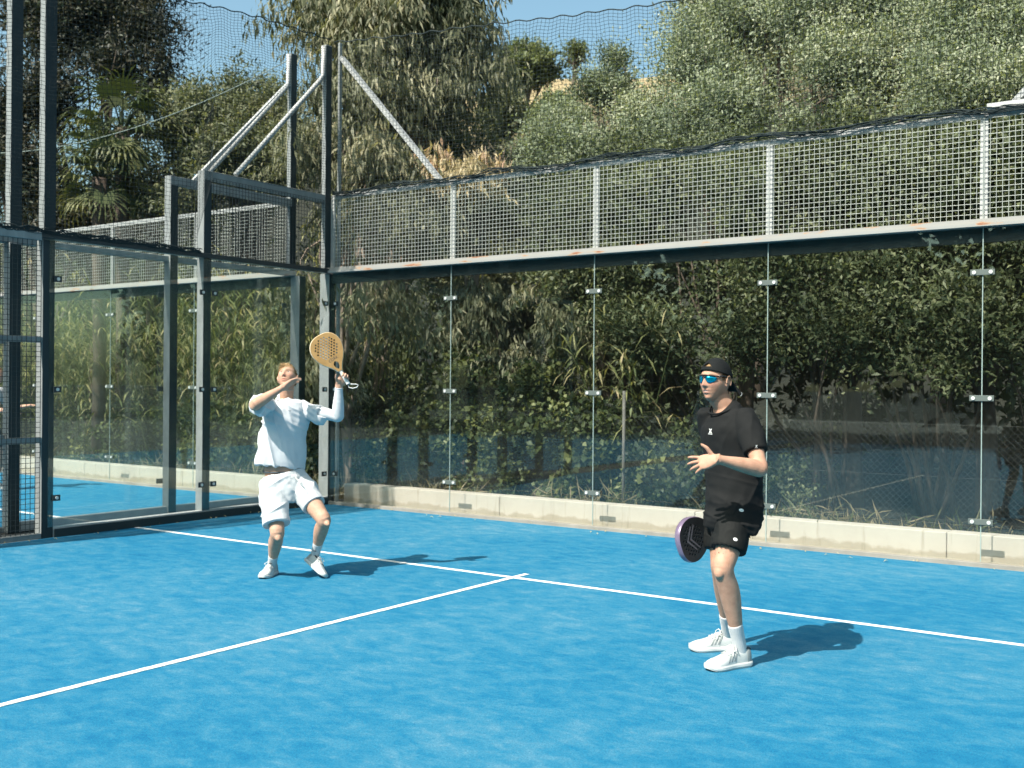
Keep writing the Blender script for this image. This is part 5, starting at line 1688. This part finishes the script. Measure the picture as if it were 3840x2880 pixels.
# ================================================================ player in black
def player_black():
    rp = ground_px(1560, 1420)
    e = empty('person', (rp.x, rp.y, 0))
    tag(e, 'person in black shirt, shorts and backwards cap, wearing blue mirrored sunglasses', 'person', 'people playing')
    inv = Matrix.Translation(-Vector((rp.x, rp.y, 0)))
    P = lambda v: inv @ V3(v)
    toeN = ground_px(1533, 1449); heelN = ground_px(1608, 1438)
    toeF = ground_px(1497, 1406); heelF = ground_px(1597, 1404)
    fN = (toeN - heelN).normalized(); fF = (toeF - heelF).normalized()
    heelN = toeN - fN * .285; heelF = toeF - fF * .285
    aN = heelN + fN * .068 + CU * .10; aF = heelF + fF * .068 + CU * .10
    hn, hf = pt(1597, 1088, 6.19), pt(1562, 1086, 6.38)
    # knees from bone lengths between hip and ankle, bending towards the front
    front = Vector((-.31, -.95, 0)).normalized()
    def knee(H, A, px, py, L1=.44, L2=.43):
        d = A - H; D = d.length; a = (L1 * L1 - L2 * L2 + D * D) / (2 * D); h = math.sqrt(max(L1 * L1 - a * a, 0))
        fr = front - d.normalized() * front.dot(d.normalized()); fr.normalize()
        return H + d.normalized() * a + fr * h
    kn = pt(1562, 1227, 6.04); kf_ = pt(1557, 1225, 6.28)
    sn, sf = pt(1614, 910, 6.11), pt(1529, 907, 6.35)
    en = child(sn, 1643, 1013, .305, -1); wn = child(en, 1550, 992, .275, -1)
    ef = child(sf, 1558, 1006, .30, 1); 
    hd = Head(pt(1546, 823, 6.23), (-CR * math.sin(R(49)) - CF * math.cos(R(49)) + CU * .03), CU, 1.0)
    nb = pt(1566, 888, 6.25)
    grip = pt(1551, 1122, 6.56)
    rc = pt(1500, 1160, 6.40)
    axis = (rc - grip).normalized()
    wf = grip + CU * .06 + CR * .03
    pcs = []
    q, kfn = leg(hn, kn, aN, front); pcs += q
    q, kff = leg(hf, kf_, aF, front); pcs += q
    mid = (hn + hf) * .5
    pcs.append(loft([S(mid - CU * .06, .13, .09, front), S(pt(1586, 1100, 6.27), .145, .105, front), S(pt(1589, 1050, 6.27), .140, .098, front), S(pt(1583, 985, 6.26), .145, .092, front), S(pt(1575, 935, 6.25), .155, .090, front), S(nb - CU * .02, .085, .065, front), S(nb + CU * .03, .06, .058, front)], 24))
    pcs.append(loft([S(nb - CU * .04, .068, .066, front), S(nb + CU * .02, .060, .062, front), S(hd.w(0, -.024, -.085), .057, .062, hd.f), S(hd.w(0, -.022, -.03), .055, .060, hd.f)], 20))
    pcs.append(arm(sn, en, wn, CU)); pcs.append(arm(sf, ef, wf, CU))
    fd = (pt(1484, 1006, 5.92) - wn).normalized()
    pcs += hand(wn, fd, (CF * .85 - CU * .45 - CR * .1), True, (.16, .24, .30, .34), .34, (.9, .1), tdir=(-CR * .62 + CU * .78 - CF * .05), k=1.03)
    fdf = (-CU * .8 - CR * .3).normalized()
    pnf = (-CF * .8 - CR * .2)
    pcs += hand(wf, fdf, pnf, False, (1.0, 1.05, 1.1, 1.1), .02, (.8, .6))
    pcs += hd.pieces()
    me = fuse('body', pcs, .0036, 2, ratio=.36)
    me.transform(inv)
    hdl = Head(inv @ hd.c, hd.f, hd.u, hd.k)
    def extra(V, mix, loc, inh):
        x, y, z = loc
        scalp = inh & ((z > .058) | ((y < -.015) & (z > .0)) | ((y < -.045) & (z > -.05)) | ((np.abs(x) > .06) & (y < .03) & (y > -.01) & (z > .015)))
        mix((.16, .10, .06), .9 * scalp)
        teeth = np.exp(-(x / .013) ** 2 - ((z + .0600) / .0030) ** 2) * (y > .05) * inh
        mix((.62, .58, .52), .8 * teeth)
        dark = np.clip(vnoise(V * 90) * .5 + .5, 0, 1)
        shin = (V[:, 2] < .52) & (V[:, 2] > .1)
        mix((.40, .25, .17), .30 * shin * dark)
    paint_skin(me, hdl, (.47, .268, .185), (.16, .10, .06), extra)
    link('body', me, M['skin'], e)
    # ---- cap worn backwards
    n, m = 26, 56
    V = []; F = []; keep = {}
    for i in range(n + 1):
        for j in range(m):
            ph = 2 * math.pi * j / m
            # lower edge: forehead .052, sides .030, back .004
            cy = math.sin(ph)                                   # +1 front
            zl = .052 * max(0, cy) + .024 * (1 - abs(cy)) + (.004) * max(0, -cy)
            th1 = math.acos(max(-1, min(1, zl / .120)))
            th = th1 * i / n
            x, y, z = head_local(np.array(math.sin(th) * math.cos(ph)), np.array(math.sin(th) * math.sin(ph)), np.array(math.cos(th)))
            f_ = 1.085 + .02 * math.sin(th)
            V.append(hdl.w(float(x) * f_ * 1.02, float(y) * f_, float(z) * 1.03 + .010))
    for i in range(n):
        for j in range(m):
            ph = 2 * math.pi * (j + .5) / m; fr = (i + .5) / n
            a = (ph - math.pi / 2 + math.pi) % (2 * math.pi) - math.pi
            hole = .66 < fr < .865 and abs(a) < .40 * math.sqrt(max(0, 1 - ((.865 - fr) / .205) ** 2))
            if hole: continue
            F.append((i*m+j, (i+1)*m+j, (i+1)*m+(j+1)%m, i*m+(j+1)%m))
    me = MB().add(V, F).mesh('cap')
    bm = bmesh.new(); bm.from_mesh(me); bmesh.ops.remove_doubles(bm, verts=bm.verts[:], dist=1e-5)
    bmesh.ops.recalc_face_normals(bm, faces=bm.faces[:])
    bmesh.ops.solidify(bm, geom=bm.faces[:], thickness=.003); bm.to_mesh(me); bm.free()
    cap = link('cap', me, M['capcloth'], e, smooth=True)
    V = []; F = []
    for i in range(9):
        for j in range(17):
            a = (j / 16 - .5) * 2.0
            r_ = .088 + .066 * i / 8 * (math.cos(a) ** .5)
            drop = -.004 - .062 * (i / 8) - .030 * (a ** 2) * (.35 + .65 * i / 8)
            V.append(hdl.w(r_ * math.sin(a) * .95, -.018 - r_ * math.cos(a) * 1.0, .012 + drop))
    F = [(i*17+j, i*17+j+1, (i+1)*17+j+1, (i+1)*17+j) for i in range(8) for j in range(16)]
    me = MB().add(V, F).mesh('cap_brim')
    bm = bmesh.new(); bm.from_mesh(me); bmesh.ops.solidify(bm, geom=bm.faces[:], thickness=.004); bm.to_mesh(me); bm.free()
    link('cap_brim', me, M['capcloth'], cap, smooth=True)
    m_ = MB(); ring = []
    for j in range(25):
        a = (j / 24 - .5) * 2.0
        r_ = .154 - .066 * (1 - math.cos(a) ** .5)
        ring.append(hdl.w((.088 + .066 * math.cos(a) ** .5) * math.sin(a) * .95, -.018 - (.088 + .066 * math.cos(a) ** .5) * math.cos(a), .012 - .004 - .062 - .030 * a ** 2))
    m_.path(ring, .0045, 5).build('brim_edge', M['stripe'], cap, smooth=True)
    # hair showing in the cap opening and at the temples
    rg = np.random.default_rng(5)
    d = unit(rg.normal(size=(26000, 3)))
    x, y, z = head_local(d[:, 0], d[:, 1], d[:, 2])
    ok = ((z > .058) & (z < .092) & (y > .03) & (np.abs(x) < .036)) | ((np.abs(x) > .05) & (y < .032) & (y > -.06) & (z < .04) & (z > .004 + .2 * np.clip(y, 0, 1)) & ~((y > -.035) & (y < .012) & (z < .03))) | ((y < -.05) & (z > -.055) & (z < .01))
    d = d[ok]; x, y, z = x[ok], y[ok], z[ok]; k = len(x)
    pos = np.array(hdl.c) + x[:, None] * np.array(hdl.l) + y[:, None] * np.array(hdl.f) + z[:, None] * np.array(hdl.u)
    out = d[:, 0:1] * np.array(hdl.l) + d[:, 1:2] * np.array(hdl.f) + d[:, 2:3] * np.array(hdl.u)
    topq = (z > .05)[:, None]
    dirv = np.where(topq, out * .22 + np.array(hdl.l) * .9, -np.array(hdl.u) * .8 + out * .25) + rg.normal(size=(k, 3)) * .15
    Lh = np.where(z > .05, .012, .010) * rg.uniform(.7, 1.2, k)
    me = leaves_mesh('hair', pos, dirv, out, Lh, .0035, np.where(z > .05, .72, .12) + rg.normal(0, .13, k), .3, .1)
    link('hair', me, M['blond'], e)
    # ---- sunglasses
    def gy(x): return .106 - 7.5 * x * x - 60 * abs(x) ** 3.2
    fr = MB()
    bar = [hdl.w(x, gy(x), .026 + .004 * math.cos(x * 30)) for x in np.linspace(-.068, .068, 21)]
    fr.path(bar, .0085, 8)
    for sg in (-1, 1):
        fr.path([hdl.w(sg * .068, gy(.068), .027), hdl.w(sg * .080, .030, .026), hdl.w(sg * .0825, -.005, .022), hdl.w(sg * .080, -.030, .010)], [.011, .010, .008, .006], 6)
    fr.path([hdl.w(-.012, gy(.012) + .001, .018), hdl.w(0, .1075, .020), hdl.w(.012, gy(.012) + .001, .018)], .008, 6)
    gl = fr.build('sunglasses', M['frame'], e, smooth=True)
    for sg in (-1, 1):
        top = [(.010, .022), (.024, .0245), (.040, .0245), (.056, .022), (.064, .014)]
        bot = [(.010, .006), (.020, -.010), (.036, -.0145), (.052, -.0085), (.064, .006)]
        V = []; F = []
        for i in range(5):
            for t in np.linspace(0, 1, 5):
                xx = top[i][0] * (1 - t) + bot[i][0] * t; zz = top[i][1] * (1 - t) + bot[i][1] * t
                V.append(hdl.w(sg * xx, gy(xx) + .001 - .10 * max(0, -zz + .005), zz))
        F = [(i*5+j, i*5+j+1, (i+1)*5+j+1, (i+1)*5+j) for i in range(4) for j in range(4)]
        me = MB().add(V, F).mesh('lens')
        bm = bmesh.new(); bm.from_mesh(me); bmesh.ops.recalc_face_normals(bm, faces=bm.faces[:]); bmesh.ops.solidify(bm, geom=bm.faces[:], thickness=.002); bm.to_mesh(me); bm.free()
        link('lens', me, M['lens'], gl, smooth=True)
    # ---- shirt
    st = [S(pt(1583, 1125, 6.22), .182, .150, front), S(pt(1583, 1116, 6.22), .182, .150, front), S(pt(1586, 1050, 6.24), .176, .136, front), S(pt(1583, 985, 6.245), .184, .126, front), S(pt(1575, 938, 6.24), .186, .124, front), S(pt(1573, 914, 6.24), .165, .108, front), S(pt(1570, 898, 6.24), .130, .092, front), S(pt(1567, 888, 6.24), .100, .082, front), S(pt(1565, 882, 6.24) + front * .010, .083, .076, front), S(pt(1564, 878.5, 6.24) + front * .017, .076, .071, front)]
    un = en - sn; uf = ef - sf
    shp = [loft(st, 40),
           loft([S(sn - un * .22, .046, .050, CU.cross(un)), S(sn + un * .05, .063, .067, CU.cross(un)), S(sn + un * .35, .070, .074, CU.cross(un)), S(sn + un * .63, .066, .072, CU.cross(un)), S(sn + un * .655, .064, .070, CU.cross(un))], 26),
           loft([S(sf - uf * .22, .046, .050, CU.cross(uf)), S(sf + uf * .05, .062, .066, CU.cross(uf)), S(sf + uf * .35, .066, .070, CU.cross(uf)), S(sf + uf * .65, .062, .066, CU.cross(uf))], 26)]
    me = fuse('shirt', shp, .0064, 12)
    O = np.array(pt(1588, 1000, 6.25)); a1 = np.array(CR); a2 = np.array([0, 0, 1.0])
    def fold(V):
        u = (V - O) @ a1; w = (V - O) @ a2; dep = (V - O) @ np.array(CF)
        low = np.clip((-w + .0) / .25, 0, 1)
        f1 = ridged(np.stack([u * 12 - w * 4.5, w * 3.2, dep * 8], 1)) * (.45 + .4 * low)
        f2 = ridged(np.stack([(w + u * .25) * 17, u * 3.5, dep * 3], 1)) * low
        return f1 + f2 + .3 * vnoise(V * 25)
    folds(me, .0095, fold)
    bv = bvh_of(me)
    me.transform(inv)
    sh = link('shirt', me, M['blackcloth'], e)
    c = pt(1563.5, 879.5, 6.24); sd = front.cross(CU)
    ring = [P(c + front * .014 + sd * (.079 * math.cos(a)) + front * (.070 * math.sin(a)) + CU * (-.040 * math.sin(a) + .001)) for a in np.linspace(0, 2 * math.pi, 33)]
    MB().path(ring, .011, 8).build('collar', M['blackcloth'], sh, smooth=True)
    # chest mark: two crossing strokes over a bar; the same small on the sleeve
    def xmark(o0, s, nrm, ux, par, bvh):
        strokes = [[(-.010, .012), (-.004, .012), (.011, -.012), (.005, -.012)], [(.004, .012), (.011, .012), (-.004, -.012), (-.011, -.012)]]
        for q in strokes:
            o = decal([(x * s, y * s) for x, y in q], [(0, 3, 2, 1)], bvh, o0, ux, CU, nrm, 'print_mark', 'print', par); o.data.transform(inv)
        for k_ in range(6):
            x0 = (-.015 + k_ * .005) * s
            o = decal([(x0, -.020 * s), (x0 + .0038 * s, -.020 * s), (x0 + .0038 * s, -.0155 * s), (x0, -.0155 * s)], [(0, 1, 2, 3)], bvh, o0, ux, CU, nrm, 'print_mark', 'print', par); o.data.transform(inv)
    nr = (front * .8 - CF * .2).normalized()
    xmark(pt(1519, 934, 6.00), 1.0, (-CF * .93 - CR * .36).normalized(), (CR * .95 - CF * .3).normalized(), sh, bv)
    xmark(pt(1634, 964, 5.95), .55, -CF, CR, sh, bv)
    # ---- shorts
    tn = kn - hn; tf = kf_ - hf
    shp = [loft([S(pt(1588, 1092, 6.27), .155, .118, front), S(pt(1588, 1104, 6.27), .162, .126, front), S(pt(1584, 1126, 6.26), .166, .130, front), S(pt(1580, 1150, 6.25), .120, .115, front)], 36),
           loft([S(hn - tn * .05, .090, .095, kfn), S(hn + tn * .25, .100, .102, kfn), S(hn + tn * .50, .103, .105, kfn), S(hn + tn * .70, .103, .104, kfn), S(hn + tn * .725, .101, .102, kfn)], 28),
           loft([S(hf - tf * .05, .090, .095, kff), S(hf + tf * .25, .098, .100, kff), S(hf + tf * .50, .100, .102, kff), S(hf + tf * .70, .100, .100, kff), S(hf + tf * .725, .098, .098, kff)], 28)]
    me = fuse('shorts', shp, .0064, 2)
    O2 = np.array(pt(1585, 1140, 6.2))
    def fold2(V):
        u = (V - O2) @ a1; w = (V - O2) @ a2; dep = (V - O2) @ np.array(CF)
        f1 = ridged(np.stack([(w * .9 + u * .4) * 17, (u * .9 - w * .4) * 4, dep * 4], 1))
        f2 = ridged(np.stack([u * 14, w * 4, dep * 8], 1)) * .6
        sN = ((V - np.array(hn)) @ np.array(tn)) / tn.length_squared; sF = ((V - np.array(hf)) @ np.array(tf)) / tf.length_squared
        return (f1 + f2 + .3 * vnoise(V * 25)) * np.clip((.715 - np.maximum(sN, sF)) / .12, .0, 1)
    folds(me, .0075, fold2)
    bv2 = bvh_of(me)
    me.transform(inv)
    so = link('shorts', me, M['blackshorts'], e)
    for (px, py, par, b_) in ((1615, 1107, sh, bv), (1595, 1168, so, bv2)):
        v, f = disc(.0125, .0085)
        o = decal(v, f, b_, pt(px, py, 5.95), (CR - CU * .12).normalized(), CU, (-CF * .9 + CR * .1).normalized(), 'oval_patch', 'print', par, .002); o.data.transform(inv)
        v, f = text_tris('NOX', .0075)
        o = decal(v, f, b_, pt(px, py, 5.95), (CR - CU * .12).normalized(), CU, (-CF * .9 + CR * .1).normalized(), 'lettering', 'darkprint', par, .0030); o.data.transform(inv)
    # ---- socks, shoes
    sock(e, P(aN), P(kn), kfn, .155); sock(e, P(aF), P(kf_), kff, .155)
    shoe(e, P(heelN + CU * .001), fN, CU, .305, stripes=True, k=1.12)
    shoe(e, P(heelF + CU * .001), fF, CU, .305, stripes=True, k=1.12)
    # ---- racket
    M['blackface'] = simple('black_racket_face', (0.018, 0.02, 0.022), .45, 0, (0.035, 0.036, 0.04), 9)
    M['violetrim'] = simple('violet_racket_rim', (0.17, 0.12, 0.19), .3, .3, (0.27, 0.22, 0.31), 6)
    M['blackgrip'] = simple('black_grip', (0.02, 0.02, 0.022), .8)
    nrm = axis.cross(CU).normalized()
    if nrm.dot(-CF) < 0: nrm = -nrm
    ro, Wr = racket('padel_racket', 'black padel racket with violet rim, held low by the player in black', grip - axis * .055, axis, (nrm + CU * .10), 'blackface', 'violetrim', 'blackgrip')
    M['greyprint'] = simple('grey_print', (0.16, 0.15, 0.17), .5)
    for q in range(2):
        o_ = .030 * q
        pts = [(-.075, .30 + o_), (-.062, .30 + o_), (0.012, .352 + o_), (.075, .30 + o_), (.086, .306 + o_), (.012, .368 + o_)]
        MB().add([Wr(x, y, .0198) for x, y in pts], [(0, 1, 2, 5), (2, 3, 4, 5)]).build('print_mark', M['greyprint'], ro)
    return e

# ================================================================ person on the neighbouring court, cut by the frame
def player_far():
    e0 = ground_px(-8, 1057)
    e = empty('person', (e0.x, e0.y, 0))
    tag(e, 'person in white top and dark shorts, cut off at the left edge', 'person', 'people playing')
    fr = CR.copy(); fr.z = 0; fr.normalize(); sd = fr.cross(CU)
    A1 = Vector((0, 0, .1)) - fr * .02; K1 = Vector((0, 0, .50)) + fr * .06 - sd * .02; H1 = Vector((0, 0, .90)) - fr * .10 - sd * .02
    A2 = A1 + sd * .22 - fr * .25; K2 = K1 + sd * .20 - fr * .12; H2 = H1 + sd * .2
    mid = (H1 + H2) * .5; nb = mid + CU * .56 + fr * .10
    S1 = nb - sd * .19 - CU * .05; S2 = nb + sd * .19 - CU * .05
    E1 = S1 - CU * .24 + fr * .14; W1 = E1 + fr * .23 + CU * .04; E2 = S2 - CU * .25 + fr * .10; W2 = E2 + fr * .22 - CU * .02
    hd = Head(nb + CU * .20 + fr * .03, fr, CU, 1.0)
    pcs = []
    q, k1 = leg(H1, K1, A1, fr); pcs += q
    q, k2 = leg(H2, K2, A2, fr); pcs += q
    pcs.append(loft([S(mid - CU * .06, .13, .09, fr), S(mid + CU * .03, .160, .112, fr), S(mid.lerp(nb, .5), .155, .108, fr), S(mid.lerp(nb, .85), .17, .10, fr), S(nb, .08, .065, fr)], 22))
    pcs.append(loft([S(nb - CU * .04, .066, .064, fr), S(nb + CU * .06, .058, .060, fr), S(hd.w(0, -.02, -.03), .055, .060, fr)], 18))
    pcs += [arm(S1, E1, W1, CU), arm(S2, E2, W2, CU)]
    pcs += hand(W1, (W1 - E1), -CU, False) + hand(W2, (W2 - E2), -CU, True) + hd.pieces()
    me = fuse('body', pcs, .0080, 2)
    paint_skin(me, hd, (.56, .33, .23), (.10, .06, .04))
    link('body', me, M['skin'], e)
    u1 = E1 - S1; u2 = E2 - S2
    me = fuse('shirt', [loft([S(mid + CU * .0, .19, .14, fr), S(mid + CU * .25, .18, .13, fr), S(mid.lerp(nb, .8), .19, .115, fr), S(nb - CU * .02, .10, .08, fr), S(nb + CU * .015, .075, .07, fr)], 30),
                        loft([S(S1 - u1 * .2, .06, .06, fr), S(S1 + u1 * .1, .075, .075, fr), S(S1 + u1 * .6, .068, .068, fr)], 20), loft([S(S2 - u2 * .2, .06, .06, fr), S(S2 + u2 * .1, .075, .075, fr), S(S2 + u2 * .6, .068, .068, fr)], 20)], .008, 3)
    folds(me, .006, lambda V: ridged(V * np.array([9, 9, 4])))
    link('shirt', me, M['whitecloth'], e)
    me = fuse('shorts', [loft([S(mid + CU * .08, .165, .125, fr), S(mid - CU * .02, .18, .14, fr), S(mid - CU * .12, .12, .11, fr)], 26),
                         loft([S(H1, .105, .115, k1), S(H1.lerp(K1, .4), .11, .112, k1), S(H1.lerp(K1, .75), .105, .105, k1)], 22), loft([S(H2, .105, .115, k2), S(H2.lerp(K2, .4), .11, .112, k2), S(H2.lerp(K2, .75), .105, .105, k2)], 22)], .008, 2)
    folds(me, .005, lambda V: ridged(V * np.array([9, 9, 5])))
    link('shorts', me, M['darktrim'], e)
    sock(e, A1, K1, k1, .10); sock(e, A2, K2, k2, .10)
    shoe(e, Vector((A1.x, A1.y, .001)) - fr * .07, fr, CU); shoe(e, Vector((A2.x, A2.y, .001)) - fr * .07, fr, CU)
    # short dark hair
    rg = np.random.default_rng(8)
    d = unit(rg.normal(size=(5000, 3))); x, y, z = head_local(d[:, 0], d[:, 1], d[:, 2])
    ok = (z > .06) | ((y < .0) & (z > -.03)); d = d[ok]
    pos = np.stack([x[ok], y[ok], z[ok]], 1) @ np.stack([np.array(hd.l), np.array(hd.f), np.array(hd.u)]) + np.array(hd.c)
    out = d @ np.stack([np.array(hd.l), np.array(hd.f), np.array(hd.u)])
    link('hair', leaves_mesh('hair', pos, out * .4 - np.array(hd.f) * .6, out, .025, .006, rg.random(len(pos)) * .4), M['brownhair'], e)
    return e

player_white()
player_black()
player_far()
